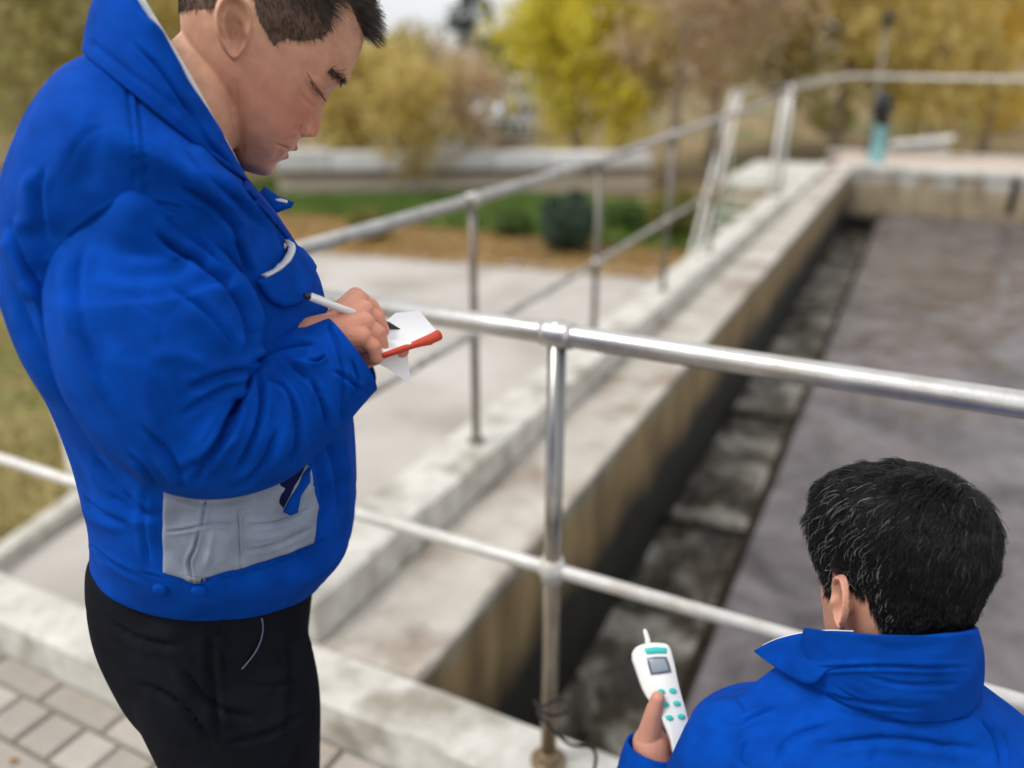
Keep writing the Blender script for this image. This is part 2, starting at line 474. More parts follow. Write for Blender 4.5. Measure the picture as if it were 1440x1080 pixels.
# grass: blades in tufts
def grass(name, fn, n, h, m, seed):
    g = np.random.default_rng(seed); V = []; F = []
    for i in range(n):
        x, y = fn(g); a = g.uniform(0, 6.28); hh = h * g.uniform(.5, 1.3); w = 0.008 + hh * 0.08
        lx, ly = g.normal(0, hh * .5, 2); k = len(V)
        V += [(x - w * math.cos(a), y - w * math.sin(a), GZ), (x + w * math.cos(a), y + w * math.sin(a), GZ), (x + lx, y + ly, GZ + hh)]
        F.append((k, k + 1, k + 2))
    o = mesh(name, V, F, m, smooth=False); tag(o, kind='stuff'); return o
M_grassd = mat('dry_grass_blades', (.3, .25, .1), 0.9, island=[(0.16, 0.17, 0.03), (0.36, 0.28, 0.11), (0.28, 0.24, 0.07), (0.42, 0.33, 0.17)])
M_grassg = mat('green_grass_blades', (.1, .2, .05), 0.9, island=[(0.05, 0.15, 0.02), (0.13, 0.22, 0.03), (0.07, 0.17, 0.03), (0.25, 0.24, 0.06)])
o = grass('dry_grass', lambda g: (g.uniform(-11, -4.7), g.uniform(1.3, 6.5)), 26000, .06, M_grassd, 3)
o['label'] = 'dry yellow green grass of the lawn behind the standing man'
o = grass('green_grass', lambda g: (g.uniform(-15, -1.8), g.uniform(12.6, 17)), 22000, .16, M_grassg, 4)
o['label'] = 'green grass strip beyond the concrete yard'
V = []; F = []
g = np.random.default_rng(5)
for i in range(9000):
    x = g.uniform(-16, -1.7); y = 10.6 + g.uniform(0, 1.0) ** 1.4 * 3.2 + (x + 4) * .13; a = g.uniform(0, 6.28); s = g.uniform(.025, .05); k = len(V)
    c, sn = math.cos(a) * s, math.sin(a) * s
    V += [(x - c, y - sn, GZ + g.uniform(.0, .03)), (x + sn, y - c, GZ + g.uniform(.0, .03)), (x + c, y + sn, GZ + g.uniform(0, .05)), (x - sn, y + c, GZ + g.uniform(0, .03))]
    F.append((k, k + 1, k + 2, k + 3))
M_leaflit = mat('fallen_leaf', (.3, .15, .04), 0.9, island=[(0.30, 0.15, 0.04), (0.38, 0.22, 0.06), (0.20, 0.10, 0.03), (0.42, 0.28, 0.06)])
o = mesh('fallen_leaves', V, F, M_leaflit, smooth=False); tag(o, 'brown fallen leaves along the far edge of the yard', kind='stuff')
# lawn edging kerb (left of the man)
def seg_box(mb, p, q, w, z0, z1, bev=.01):
    p = np.array(p, float); q = np.array(q, float); d = q - p; l = np.linalg.norm(d); d /= l; n = np.array([-d[1], d[0]])
    def rot(v): return Vector((p[0] + d[0] * v.x + n[0] * v.y, p[1] + d[1] * v.x + n[1] * v.y, v.z))
    mb.box(0, l, -w / 2, w / 2, z0, z1, rot=rot, bev=bev)
kb = empty('lawn_kerb', (-4.5, 1.2, GZ)); tag(kb, kind='structure')
pts = [(-4.45, 1.2), (-4.5, 2.1), (-4.75, 3.0), (-5.6, 3.55), (-6.5, 4.07), (-7.4, 4.6), (-8.3, 5.1), (-9.3, 5.7), (-10.3, 6.25), (-11.3, 6.85), (-12.3, 7.4)]
for a, b in zip(pts[:-1], pts[1:]):
    m_ = MB(); a2 = np.array(a); b2 = np.array(b); d = (b2 - a2) / np.linalg.norm(b2 - a2) * .006
    seg_box(m_, a2 + d, b2 - d, .12, GZ - .05, GZ + .11, .012); m_.build('kerb_stone', M_kerb, kb)

# ================================================================== PLATFORM
o = MB().box(-5.0, 2.2, -3.0, 1.10, -1.3, -.03).build('platform_slab', M_ledge); tag(o, kind='structure')
o = MB().box(-5.0, 2.2, -3.0, 1.08, -.03, -.010).build('joint_bed', M_joint); tag(o, kind='structure')
pv = empty('pavement', (-1.6, .5, 0)); tag(pv, kind='structure')
pcache = {}
def paver(x0, x1, y0, y1):
    w, d = round(x1 - x0, 3), round(y1 - y0, 3)
    k = (w, d, rnd.randrange(3))
    if k not in pcache:
        me = bpy.data.meshes.new('paver'); bm = bmesh.new(); bmesh.ops.create_cube(bm, size=1)
        for v in bm.verts: v.co = Vector((v.co.x * w, v.co.y * d, v.co.z * .05))
        te = [e for e in bm.edges if all(v.co.z > 0 for v in e.verts)]
        bmesh.ops.bevel(bm, geom=te, offset=.0045, segments=2, affect='EDGES')
        bm.to_mesh(me); bm.free(); me.materials.append(M_paver[k[2]]); pcache[k] = me
    o = bpy.data.objects.new('paver', pcache[k]); COL.objects.link(o); o.parent = pv
    o.location = ((x0 + x1) / 2 + 1.6, (y0 + y1) / 2 - .5, -.025 + rnd.uniform(-.0018, .0018))
    o.rotation_euler = (rnd.uniform(-.006, .006), rnd.uniform(-.006, .006), rnd.uniform(-.006, .006))
row = 0; y = 1.19; J = .0035
while y > -.35:
    y0 = y - .118
    wide = row % 2 == 1
    x = -3.1 + (0.02 if not wide else -.04)
    while x < 0.7:
        w = .246 if wide else .123
        yy = min(y, 1.19 if x > -1.46 else 1.035)
        if yy - y0 > .03: paver(x + J, x + w - J, y0 + J, yy - J)
        x += w + .003
    y = y0 - .002; row += 1
# dead leaves on the paving
for i, (px, py) in enumerate([(58, 923), (134, 962), (542, 1050), (610, 1072), (20, 1070)]):
    p = onz(px, py, .004); lf = MB(); a = rnd.uniform(0, 6); s = .012
    V = [(p[0] + s * 1.5 * math.cos(a + t) * (1 if k % 2 == 0 else .6), p[1] + s * math.sin(a + t) * (1 if k % 2 == 0 else .6), p[2] + .004 * math.sin(3 * t)) for k, t in enumerate(np.linspace(0, 6.28, 11)[:-1])]
    V.append((p[0], p[1], .011)); lf.add(V, [(k, (k + 1) % 10, 10) for k in range(10)])
    o = lf.build('dead_leaf', M_leaflit)
    tag(o, ['dead leaf on the pavers against the kerb, left edge of the photo', 'dead leaf on the pavers left of the black trousers', 'dead leaf by the kerb just right of the black trousers',
            'dead leaf by the kerb halfway between trousers and rail post', 'dead leaf on the pavers in the bottom left corner'][i], 'leaf', 'dead leaves on the paving')

def rough_block(name, x0, x1, y0, y1, z0, z1, m, parent=None, jit=.003, res=.05, bev=.012, skew=False):
    """a cast concrete block with slightly broken arrises"""
    nx = max(2, int((x1 - x0) / res)); ny = max(2, int((y1 - y0) / res))
    nx = min(nx, 160); ny = min(ny, 260)
    xs = sorted(set([x0, x0 + bev] + list(np.linspace(x0 + bev * 2, x1 - bev * 2, nx)) + [x1 - bev, x1])); ys = sorted(set([y0, y0 + bev] + list(np.linspace(y0 + bev * 2, y1 - bev * 2, ny)) + [y1 - bev, y1]))
    V = []; F = []; nX, nY = len(xs), len(ys)
    for j, yv in enumerate(ys):
        for i, xv in enumerate(xs):
            e = min(xv - x0, x1 - xv, yv - y0, y1 - yv)
            n = mnoise.noise((xv * 14, yv * 14, z1 * 7)) ; n2 = mnoise.noise((xv * 3, yv * 3, 5))
            z = z1 + n * jit * .5 + n2 * jit
            dx = dy = 0
            if e < bev * .5:
                chip = max(0, mnoise.noise((xv * 9, yv * 9, 2.2)) - .15) * .03
                z -= bev * .75 + chip * .6
                if i == 0: dx = chip * .5
                if i == nX - 1: dx = -chip * .5
                if j == 0: dy = chip * .5
                if j == nY - 1: dy = -chip * .5
            X = xv + dx; Y = yv + dy
            V.append((skx(X, Y) if skew else X, Y, z))
    for j in range(nY - 1):
        for i in range(nX - 1):
            a = j * nX + i; F.append((a, a + 1, a + nX + 1, a + nX))
    # skirt
    rim = [i for i in range(nX)] + [nX * (j + 1) - 1 for j in range(1, nY)] + [nX * nY - 1 - i for i in range(1, nX)] + [nX * (nY - 1 - j) for j in range(1, nY - 1)]
    k = len(V)
    for i in rim:
        v = V[i]; V.append((v[0], v[1], z0))
    n = len(rim)
    for i in range(n): F.append((rim[i], k + i, k + (i + 1) % n, rim[(i + 1) % n]))
    o = mesh(name, V, F, m, parent)
    try:
        o.data.set_sharp_from_angle(angle=R(40))
    except Exception: pass
    return o
kerb = empty('kerb', (0, 1.27, 0)); tag(kerb, kind='structure')
rough_block('kerb_run', -1.52, 2.2, 1.195, 1.365, -.2, .12, M_kerb, kerb)
rough_block('kerb_run', -5.0, -1.523, 1.035, 1.19, -.2, .12, M_kerb, kerb)

# ================================================================== TANK
def wall_mat(name, top, low, z_split, z_soft, wet):
    """concrete stained by water: pale at the rim, brown lower, black algae below the waterline mark"""
    m = bpy.data.materials.new(name); m.use_nodes = True; N = m.node_tree.nodes; L = m.node_tree.links; b = N['Principled BSDF']
    g = N.new('ShaderNodeNewGeometry'); sp = N.new('ShaderNodeSeparateXYZ'); L.new(g.outputs['Position'], sp.inputs[0])
    n = N.new('ShaderNodeTexNoise'); n.inputs['Scale'].default_value = 2.5; n.inputs['Detail'].default_value = 7; L.new(g.outputs['Position'], n.inputs['Vector'])
    ad = N.new('ShaderNodeMath'); ad.operation = 'MULTIPLY_ADD'; ad.inputs[1].default_value = .35; ad.inputs[2].default_value = -.17; L.new(n.outputs['Fac'], ad.inputs[0])
    s = N.new('ShaderNodeMath'); s.operation = 'ADD'; L.new(sp.outputs['Z'], s.inputs[0]); L.new(ad.outputs[0], s.inputs[1])
    mr = N.new('ShaderNodeMapRange'); mr.inputs['From Min'].default_value = -1.0; mr.inputs['From Max'].default_value = .15; L.new(s.outputs[0], mr.inputs['Value'])
    rp = N.new('ShaderNodeValToRGB'); e = rp.color_ramp.elements
    f = lambda z: (z + 1.0) / 1.15
    e[0].position = max(0, f(wet - .08)); e[0].color = (0.012, 0.011, 0.008, 1); e[1].position = f(wet + z_soft); e[1].color = (*low, 1)
    q = e.new(f(z_split)); q.color = (*[v * 1.15 for v in low], 1)
    q = e.new(min(.99, f(z_split + .09))); q.color = (*top, 1)
    L.new(mr.outputs[0], rp.inputs[0])
    n2 = N.new('ShaderNodeTexNoise'); n2.inputs['Scale'].default_value = 6; n2.inputs['Detail'].default_value = 8
    mp = N.new('ShaderNodeMapping'); mp.inputs['Scale'].default_value = (1, 1, .3); L.new(g.outputs['Position'], mp.inputs[0]); L.new(mp.outputs[0], n2.inputs['Vector'])
    r2 = N.new('ShaderNodeValToRGB'); r2.color_ramp.elements[0].position = .38; r2.color_ramp.elements[0].color = (.45, .42, .36, 1); r2.color_ramp.elements[1].position = .6
    L.new(n2.outputs['Fac'], r2.inputs[0])
    mx = N.new('ShaderNodeMix'); mx.data_type = 'RGBA'; mx.blend_type = 'MULTIPLY'; mx.inputs[0].default_value = .8
    L.new(rp.outputs[0], mx.inputs[6]); L.new(r2.outputs[0], mx.inputs[7]); L.new(mx.outputs[2], b.inputs['Base Color'])
    b.inputs['Roughness'].default_value = .8
    bp = N.new('ShaderNodeBump'); bp.inputs['Strength'].default_value = .5; bp.inputs['Distance'].default_value = .01; L.new(n2.outputs['Fac'], bp.inputs['Height']); L.new(bp.outputs[0], b.inputs['Normal'])
    return m
M_chan = wall_mat('stained_channel_wall', (0.30, 0.27, 0.19), (0.27, 0.19, 0.09), -.02, .13, -.33)
M_farwall = wall_mat('stained_far_wall', (0.50, 0.49, 0.46), (0.32, 0.26, 0.17), -.10, .05, -.52)
ty1 = 13.55
tank = empty('tank_wall', (-1.2, 1.4, -1)); tag(tank, kind='structure')
rough_block('ledge', -1.285, -.965, 1.37, ty1, .075, .105, M_ledge, tank, skew=True, jit=.004)
rough_block('upstand', -1.50, -1.287, 1.37, 9.4, -1.25, .235, M_kerb, tank, skew=True, jit=.004)
# channel side of the wall, under the ledge
def quadwall(name, pts, m, parent):
    return mesh(name, pts, [(0, 1, 2, 3)], m, parent, smooth=False)
def slab(name, x0, x1, y0, y1, z0, z1, m, parent, skew=True, bev=.006):
    rot = (lambda v: Vector((skx(v.x, v.y), v.y, v.z))) if skew else None
    return MB().box(x0, x1, y0, y1, z0, z1, rot=rot, bev=bev).build(name, m, parent)
slab('inner_face', -1.28, -.972, 1.30, ty1, -1.6, .082, M_chan, tank)
slab('near_face', -.97, 2.2, 1.20, 1.345, -1.6, .08, M_chan, tank)
slab('far_face', -1.1, 12, ty1, ty1 + .25, -1.6, .085, M_farwall, tank)
o_ = rough_block('far_coping', -1.3, 12, ty1 - .03, ty1 + .55, .087, .17, M_kerb, tank, res=.2)
M_pink = mat('pinkish_walkway', (0.45, 0.33, 0.26), .9, col2=(.52, .42, .34), nscale=3, bump=.3)
slab('far_walkway', -1.3, 12, ty1 + .56, ty1 + 2.6, -1.25, .10, M_pink, tank)
slab('landing', -2.45, -1.52, 11.45, ty1 + .5, .02, .12, M_kerb, tank)
slab('landing', -1.50, -1.30, 9.42, ty1 + .5, -1.25, .15, M_kerb, tank)
slab('channel_bed', -1.0, -.3, 1.3, ty1, -1.7, -1.55, M_chan, tank)
# weir wall between the channel and the tank
M_weir = mat('wet_algae_wall', (0.008, 0.007, 0.006), 0.8, col2=(0.03, 0.022, 0.014), spec=.1, nscale=6, bump=.6, bscale=20, bdist=.01)
wr = empty('weir_wall', (-.45, 5, -1)); tag(wr, kind='structure')
slab('weir_slab', -.50, -.43, 1.35, ty1, -1.6, -.515, M_weir, wr)
# drip stains and outlets on the far face
for k, (x, w, z0) in enumerate([(1.55, .16, -.47), (1.05, .10, -.40), (-.10, .22, -.02), (.32, .35, 0.0)]):
    slab('stain_crust', x, x + w, ty1 - .012, ty1 - .001, z0, .08 if k < 2 else .075, M_weir if k < 2 else M_chan, tank, skew=False, bev=0)

def water_mat(name, c1, c2, rough, bscale, bstr, foam=None, fscale=3.0, flo=.52, fhi=.7, bdist=.02):
    m = bpy.data.materials.new(name); m.use_nodes = True; N = m.node_tree.nodes; L = m.node_tree.links; b = N['Principled BSDF']
    tc = N.new('ShaderNodeTexCoord')
    n = N.new('ShaderNodeTexNoise'); n.inputs['Scale'].default_value = fscale; n.inputs['Detail'].default_value = 10; n.inputs['Roughness'].default_value = .65; n.inputs['Distortion'].default_value = .8
    L.new(tc.outputs['Object'], n.inputs['Vector'])
    rp = N.new('ShaderNodeValToRGB'); e = rp.color_ramp.elements; e[0].position = .35; e[0].color = (*c1, 1); e[1].position = flo; e[1].color = (*c2, 1)
    if foam: q = e.new(fhi); q.color = (*foam, 1)
    L.new(n.outputs['Fac'], rp.inputs[0]); L.new(rp.outputs[0], b.inputs['Base Color'])
    b.inputs['Roughness'].default_value = rough; b.inputs['IOR'].default_value = 1.33
    n2 = N.new('ShaderNodeTexNoise'); n2.inputs['Scale'].default_value = bscale; n2.inputs['Detail'].default_value = 5; n2.inputs['Distortion'].default_value = .6
    mp = N.new('ShaderNodeMapping'); mp.inputs['Scale'].default_value = (1, .55, 1); mp.inputs['Rotation'].default_value = (0, 0, .5)
    L.new(tc.outputs['Object'], mp.inputs[0]); L.new(mp.outputs[0], n2.inputs['Vector'])
    bp = N.new('ShaderNodeBump'); bp.inputs['Strength'].default_value = bstr; bp.inputs['Distance'].default_value = bdist
    L.new(n2.outputs['Fac'], bp.inputs['Height']); L.new(bp.outputs[0], b.inputs['Normal'])
    return m
M_tankw = water_mat('murky_tank_water', (0.050, 0.042, 0.043), (0.155, 0.136, 0.142), .10, 4.5, .8, fscale=2.2, bdist=.05, flo=.62)
M_chanw = water_mat('churning_channel_water', (0.014, 0.013, 0.009), (0.10, 0.085, 0.06), .3, 12, .9, foam=(0.46, 0.44, 0.38), fscale=2.6, flo=.50, fhi=.64, bdist=.04)
def wavy(name, x0, x1, y0, y1, z, nx, ny, amp, sc, m, skl):
    V = []; F = []
    for j in range(ny + 1):
        for i in range(nx + 1):
            x = x0 + (x1 - x0) * i / nx; y = y0 + (y1 - y0) * (j / ny) ** 1.3
            if skl: x = skx(x, y)
            V.append((x, y, z + amp * (mnoise.noise((x * sc, y * sc * .6, 0)) + .5 * mnoise.noise((x * sc * 2.3, y * sc * 1.7, 4)))))
    for j in range(ny):
        for i in range(nx):
            a = j * (nx + 1) + i; F.append((a, a + 1, a + nx + 2, a + nx + 1))
    o = mesh(name, V, F, m); tag(o, kind='structure'); return o
wavy('tank_water', -.445, 12, 1.34, ty1 + .01, -.50, 300, 280, .012, 7, M_tankw, True)
wavy('channel_water', -.975, -.495, 1.34, ty1 + .01, -.80, 40, 300, .03, 5, M_chanw, True)
# cross struts in the channel
for i, y in enumerate([5.35, 3.75, 8.2]):
    o = MB().tube([(skx(-.99, y), y, -.70), (skx(-.44, y), y, -.66)], .018, 12).build('channel_strut', M_chan)
    tag(o, ['thin strut across the dark channel, middle of three', 'thin strut across the dark channel, nearest the meter', 'thin strut across the dark channel, farthest towards the end wall'][i], 'strut', 'struts across the channel')

# ================================================================== RAILINGS
def flange(mb, c, axis, r, l):
    c = np.array(c, float); a = np.array(axis, float)
    mb.tube([c - a * l, c - a * l * .6, c + a * l * .6, c + a * l], [r * .97, r * 1.0, r * 1.0, r * .97], 20)
M_post = None
def post_mat():
    m = bpy.data.materials.new('weathered_post'); m.use_nodes = True; N = m.node_tree.nodes; L = m.node_tree.links; b = N['Principled BSDF']
    g = N.new('ShaderNodeNewGeometry'); sp = N.new('ShaderNodeSeparateXYZ'); L.new(g.outputs['Position'], sp.inputs[0])
    n = N.new('ShaderNodeTexNoise'); n.inputs['Scale'].default_value = 22; n.inputs['Detail'].default_value = 6; L.new(g.outputs['Position'], n.inputs['Vector'])
    a = N.new('ShaderNodeMath'); a.operation = 'MULTIPLY_ADD'; a.inputs[1].default_value = .5; L.new(n.outputs['Fac'], a.inputs[0]); L.new(sp.outputs['Z'], a.inputs[2])
    mr = N.new('ShaderNodeMapRange'); mr.inputs['From Min'].default_value = .5; mr.inputs['From Max'].default_value = 1.15; L.new(a.outputs[0], mr.inputs['Value'])
    rp = N.new('ShaderNodeValToRGB'); e = rp.color_ramp.elements; e[0].color = (.22, .15, .085, 1); e[1].color = (.25, .245, .24, 1); q = e.new(.55); q.color = (.46, .41, .34, 1)
    L.new(mr.outputs[0], rp.inputs[0]); L.new(rp.outputs[0], b.inputs['Base Color'])
    r2 = N.new('ShaderNodeMapRange'); r2.inputs['To Min'].default_value = .15; r2.inputs['To Max'].default_value = 1.0; L.new(mr.outputs[0], r2.inputs['Value']); L.new(r2.outputs[0], b.inputs['Metallic'])
    b.inputs['Roughness'].default_value = .26
    return m
M_post = post_mat()
RZ, MZ = 1.13, .632
YR = 1.275
ra = empty('railing', (-.55, YR, .12)); tag(ra, 'near steel guard rail on the kerb in front of the two men', 'railing')
MB().tube([(-1.42, YR, RZ), (-.55, YR, RZ), (.3, YR, RZ), (2.1, YR, RZ)], .0205, 28).build('top_rail', M_steel, ra)
MB().tube([(-1.42, YR, MZ), (-.55, YR, MZ), (2.1, YR, MZ)], .0145, 24).build('mid_rail', M_steel2, ra)
def post(x, y, z0, z1, r, parent, m, foot=.04):
    b = MB(); b.tube([(x, y, z0), (x, y, z1)], r, 24)
    o = b.build('post', m, parent)
    f = MB(); f.tube([(x, y, z0 - .002), (x, y, z0 + .008)], foot, 24); f.tube([(x, y, z0 + .008), (x, y, z0 + .012), (x, y, z0 + .035)], [r * 1.5, r * 1.35, r * 1.12], 24)
    f.build('base_flange', m, o)
    return o
for x in (-.55, .95, -1.42):
    pm = post(x, YR, .12, RZ - .014, .0175 if x > -1 else .0205, ra, M_post)
    b = MB(); flange(b, (x, YR, MZ), (1, 0, 0), .0195, .022); b.tube([(x, YR, MZ - .026), (x, YR, MZ + .026)], .0225, 24); b.build('rail_joint', M_steel2, ra)
    b = MB(); flange(b, (x, YR, RZ), (1, 0, 0), .0245, .03); b.ball((x, YR, RZ + .012), (.020, .020, .016)); b.build('rail_joint', M_steel, ra)
# left run on the set-back kerb
YL = 1.11
rb = empty('railing', (-2.6, YL, .12)); tag(rb, 'white guard rail behind the back of the standing man, left edge of the photo', 'railing')
MB().tube([(-1.42, YR - .03, RZ - .03), (-1.6, YL, RZ - .06), (-5, YL, RZ - .06)], .0205, 24).build('top_rail', M_steel2, rb)
MB().tube([(-1.42, YR - .03, MZ), (-1.6, YL, MZ - .02), (-5, YL, MZ - .03)], .0145, 20).build('mid_rail', M_steel2, rb)
for x in (-3.1, -4.6): post(x, YL, .12, RZ - .07, .0175, rb, M_steel2)
# side run along the upstand
rc = empty('railing', (-1.39, 3, .235)); tag(rc, 'steel guard rail running away along the left wall of the tank', 'railing')
sx = lambda y: skx(-1.375, y)
zr = lambda y: 1.15 + max(0, y - 3.3) * .024
zm = lambda y: .672 + max(0, y - 3.3) * .008
ys = [1.275, 2.45, 3.70, 4.95, 6.2]
MB().tube([(sx(y), y, zr(y)) for y in ys] + [(sx(7.4), 7.4, 1.24), (sx(9.6), 9.6, 1.33)], .020, 22).build('top_rail', M_dull, rc)
MB().tube([(sx(y), y, zm(y)) for y in ys], .0135, 18).build('mid_rail', M_dull, rc)
for y in ys[1:]:
    post(sx(y), y, .235, zr(y) - .01, .0145, rc, M_dpost, .034)
    b = MB(); flange(b, (sx(y), y, zr(y)), (0, 1, 0), .0245, .03); b.build('rail_joint', M_steel, rc)
    b = MB(); flange(b, (sx(y), y, zm(y)), (0, 1, 0), .019, .022); b.build('rail_joint', M_steel, rc)
# far run across the end wall
rd = empty('railing', (3, ty1 + .4, .17)); tag(rd, 'pale guard rail across the far end wall of the tank', 'railing')
yf = ty1 + .35
MB().tube([(-2.38, 11.1, 1.27), (-1.52, 9.8, 1.36), (-1.3, yf, 1.42), (0, yf, 1.40), (12, yf, 1.34)], .030, 18).build('top_rail', M_steel2, rd)
for x in (4.2, 7.6, 11): post(x, yf, .17, 1.37, .024, rd, M_steel2, .06)
post(-1.50, 9.75, .15, 1.38, .028, rd, M_steel2, .06)
# stair down from the landing
st = empty('steel_stair', (-1.9, 9.2, GZ)); tag(st, 'steep grey steel stair going down to the yard beside the tank wall', 'stair')
for k in range(11):
    y = 11.30 - .30 * k; z = .06 - .122 * k
    if z < GZ + .02: break
    MB().box(-2.32, -1.54, y - .13, y + .11, z - .03, z, bev=.004).build('tread', M_kerb, st)
M_stairp = mat('pale_green_paint', (0.42, 0.47, 0.42), .5)
for x in (-2.36, -1.52):
    a_ = math.atan2(.122, .30)
    MB().box(-.5, .5, -.5, .5, -.5, .5, rot=lambda v, x=x: Vector((x + v.x * .02, 9.85 + v.y * 3.1, -.56 + v.y * 1.26 + v.z * .16))).build('stringer', M_stairp, st)
for x in (-2.38, -2.28):
    MB().tube([(x, 11.1, 1.26), (x, 10.9, 1.24), (x, 9.46, -.50), (x, 9.3, -.62)], .022, 12).build('handrail', M_steel2, st)
MB().tube([(-2.38, 11.1, 1.26), (-2.38, 11.1, .05)], .018, 10).build('baluster', M_steel2, st)
MB().tube([(-1.56, 9.75, 1.30), (-1.56, 9.45, .15)], .026, 10).build('baluster', M_steel2, st)
# actuator on the far wall
vx, vy = -.80, ty1 + .9
va = empty('valve_pedestal', (vx, vy, .12)); tag(va, 'teal valve pedestal with black round head on the far walkway', 'valve')
M_tealp = mat('teal_paint', (0.16, 0.34, 0.34), .5)
MB().tube([(vx, vy, .12), (vx, vy, .16), (vx, vy, .18), (vx, vy, .62), (vx, vy, .68)], [.17, .17, .12, .11, .13], 20).build('column', M_tealp, va)
MB().ball((vx - .02, vy, .95), (.14, .14, .26)).build('motor_head', M_dark, va)
MB().tube([(vx + .04, vy, .66), (vx + .04, vy, .8)], .05, 12).build('spindle', M_dark, va)
lp = empty('lamp_post', (-1.15, 17.6, GZ)); tag(lp, 'slim grey lamp post standing behind the teal valve pedestal', 'lamp post')
MB().tube([(-1.15, 17.6, GZ), (-1.15, 17.6, 2.25)], [.05, .035], 12).build('pole', M_dpost, lp)
MB().ball((-1.15, 17.6, 2.35), (.10, .10, .14)).build('lamp_head', M_dark, lp)
pw = empty('low_wall', (5, 19.5, GZ)); tag(pw, 'low pinkish wall behind the far rail of the tank', 'wall')
MB().box(-2.0, 14, 19.3, 19.55, GZ, -.22, bev=.02).build('wall_body', M_pink, pw)
MB().box(-2.05, 14.05, 19.25, 19.6, -.22, -.14, bev=.02).build('wall_cap', M_kerb, pw)
wb = empty('white_cabinet', (-.25, 18.7, GZ)); tag(wb, 'white equipment cabinet with sloped lid beyond the far rail', 'cabinet')
MB().box(-.75, .25, 18.4, 19.0, GZ, .10, bev=.03).build('cabinet_body', M_kerb, wb)
MB().box(-.5, .5, -.5, .5, -.5, .5, rot=lambda v: Vector((-.25 + v.x * 1.1, 18.7 + v.y * .75, .17 + v.z * .06 + v.x * .16)), bev=.02).build('lid', M_white, wb)
# black cable round the main post
o = MB().tube(smooth_poly([at(752, 985, 1.53), at(765, 1003, 1.49), at(790, 1005, 1.49), at(800, 990, 1.54), at(782, 985, 1.57), at(757, 1000, 1.53), at(770, 1018, 1.50), at(800, 1046, 1.49), at(828, 1050, 1.47), at(838, 1062, 1.43), at(835, 1085, 1.40)], 6), .0032, 8).build('probe_cable', M_dark)
tag(o, 'thin black cable looped round the foot of the rust stained rail post', 'cable')

# ================================================================== BACKGROUND BUILDINGS
M_bwall = mat('white_render', (0.72, 0.72, 0.72), .8, col2=(.62, .62, .63), nscale=.6)
M_bwall2 = mat('weathered_render', (0.50, 0.49, 0.47), .9, col2=(.62, .61, .6), nscale=1.5)
M_bwin = mat('window_glass', (0.10, 0.12, 0.14), .15)
M_brown = mat('brown_roof_and_recess_shade', (0.20, 0.14, 0.09), .9, col2=(.28, .2, .13), nscale=2)
M_cream = mat('cream_render', (0.50, 0.43, 0.33), .9, col2=(.42, .36, .28), nscale=.8)
def gp(px, py, z=GZ): return onz(px, py, z)
# low white walled clarifier, a long low wall running left to right
lw = empty('low_white_wall', tuple(gp(600, 262))); tag(lw, 'long low white wall with shade painted brown under its coping, beyond the yard', 'wall')
A = gp(395, 275); B = gp(910, 268); A[2] = B[2] = GZ
def wallrun(name, p, q, w, z0, z1, m, parent, bev=.02):
    b = MB(); seg_box(b, p[:2], q[:2], w, z0, z1, bev); return b.build(name, m, parent)
wallrun('base_course', A, B, .5, GZ, GZ + .42, M_cream, lw)
wallrun('recess', A, B, .40, GZ + .42, GZ + .58, M_brown, lw)  # brown colour stands in for the shadow beneath the white coping
dAB = (B - A) / np.linalg.norm(B - A)
nseg = 7
for i in range(nseg):
    p = A + (B - A) * (i / nseg); q = A + (B - A) * ((i + 1) / nseg) - dAB * .02
    wallrun('coping_panel', p, q, .8, GZ + .58, GZ + .86 + .16 * rnd.random(), M_bwall if i % 3 else M_bwall2, lw)
def building(name, label, px0, px1, pyb, dist_y, height, m, floors, cols, depth=6, roof=None, win=True):
    D_ = dist_y
    p = CAM + ray(px0, 90) * D_; q = CAM + ray(px1, 90) * D_
    p[2] = q[2] = GZ; d = q - p; w = np.linalg.norm(d); d /= w; n = np.array([-d[1], d[0], 0])
    if n @ p < 0: n = -n
    e = empty(name, tuple((p + q) / 2)); tag(e, label, 'building')
    def rot(v): return Vector(tuple(p + d * v.x + n * v.y + np.array([0, 0, v.z])))
    MB().box(0, w, 0, depth, 0, height, rot=rot, bev=.03).build('wall', m, e)
    if roof is not None:
        MB().box(-.3, w + .3, -.3, depth + .3, height, height + .35, rot=rot, bev=.03).build('roof', roof, e)
    if win:
        for f in range(floors):
            for c in range(cols):
                fx = w * (c + .5) / cols; fz = height * (f + .35) / floors; ww = w / cols * .32; wh = height / floors * .25
                fr = MB().box(fx - ww - .08, fx + ww + .08, -.06, .02, fz - wh - .08 + wh, fz + wh * 3 + .08 - wh, rot=rot).build('window', M_bwall, e)
                MB().box(fx - ww, fx + ww, -.09, -.05, fz, fz + 2 * wh, rot=rot).build('pane', M_bwin, fr)
    return e
building('white_building', 'white three storey block seen between the bare and yellow trees', 695, 752, 230, 31, 2.30, M_bwall, 3, 4)
building('brown_building', 'low brown roofed house left of the white block', 590, 680, 230, 36, 1.7, M_cream, 1, 5, roof=M_brown)
building('long_shed', 'long white shed behind the low white wall', 500, 690, 230, 26, 1.0, M_bwall, 1, 8, roof=M_bwall)
M_carw = mat('white_car_paint', (.75, .75, .76), .25, coat=.5)

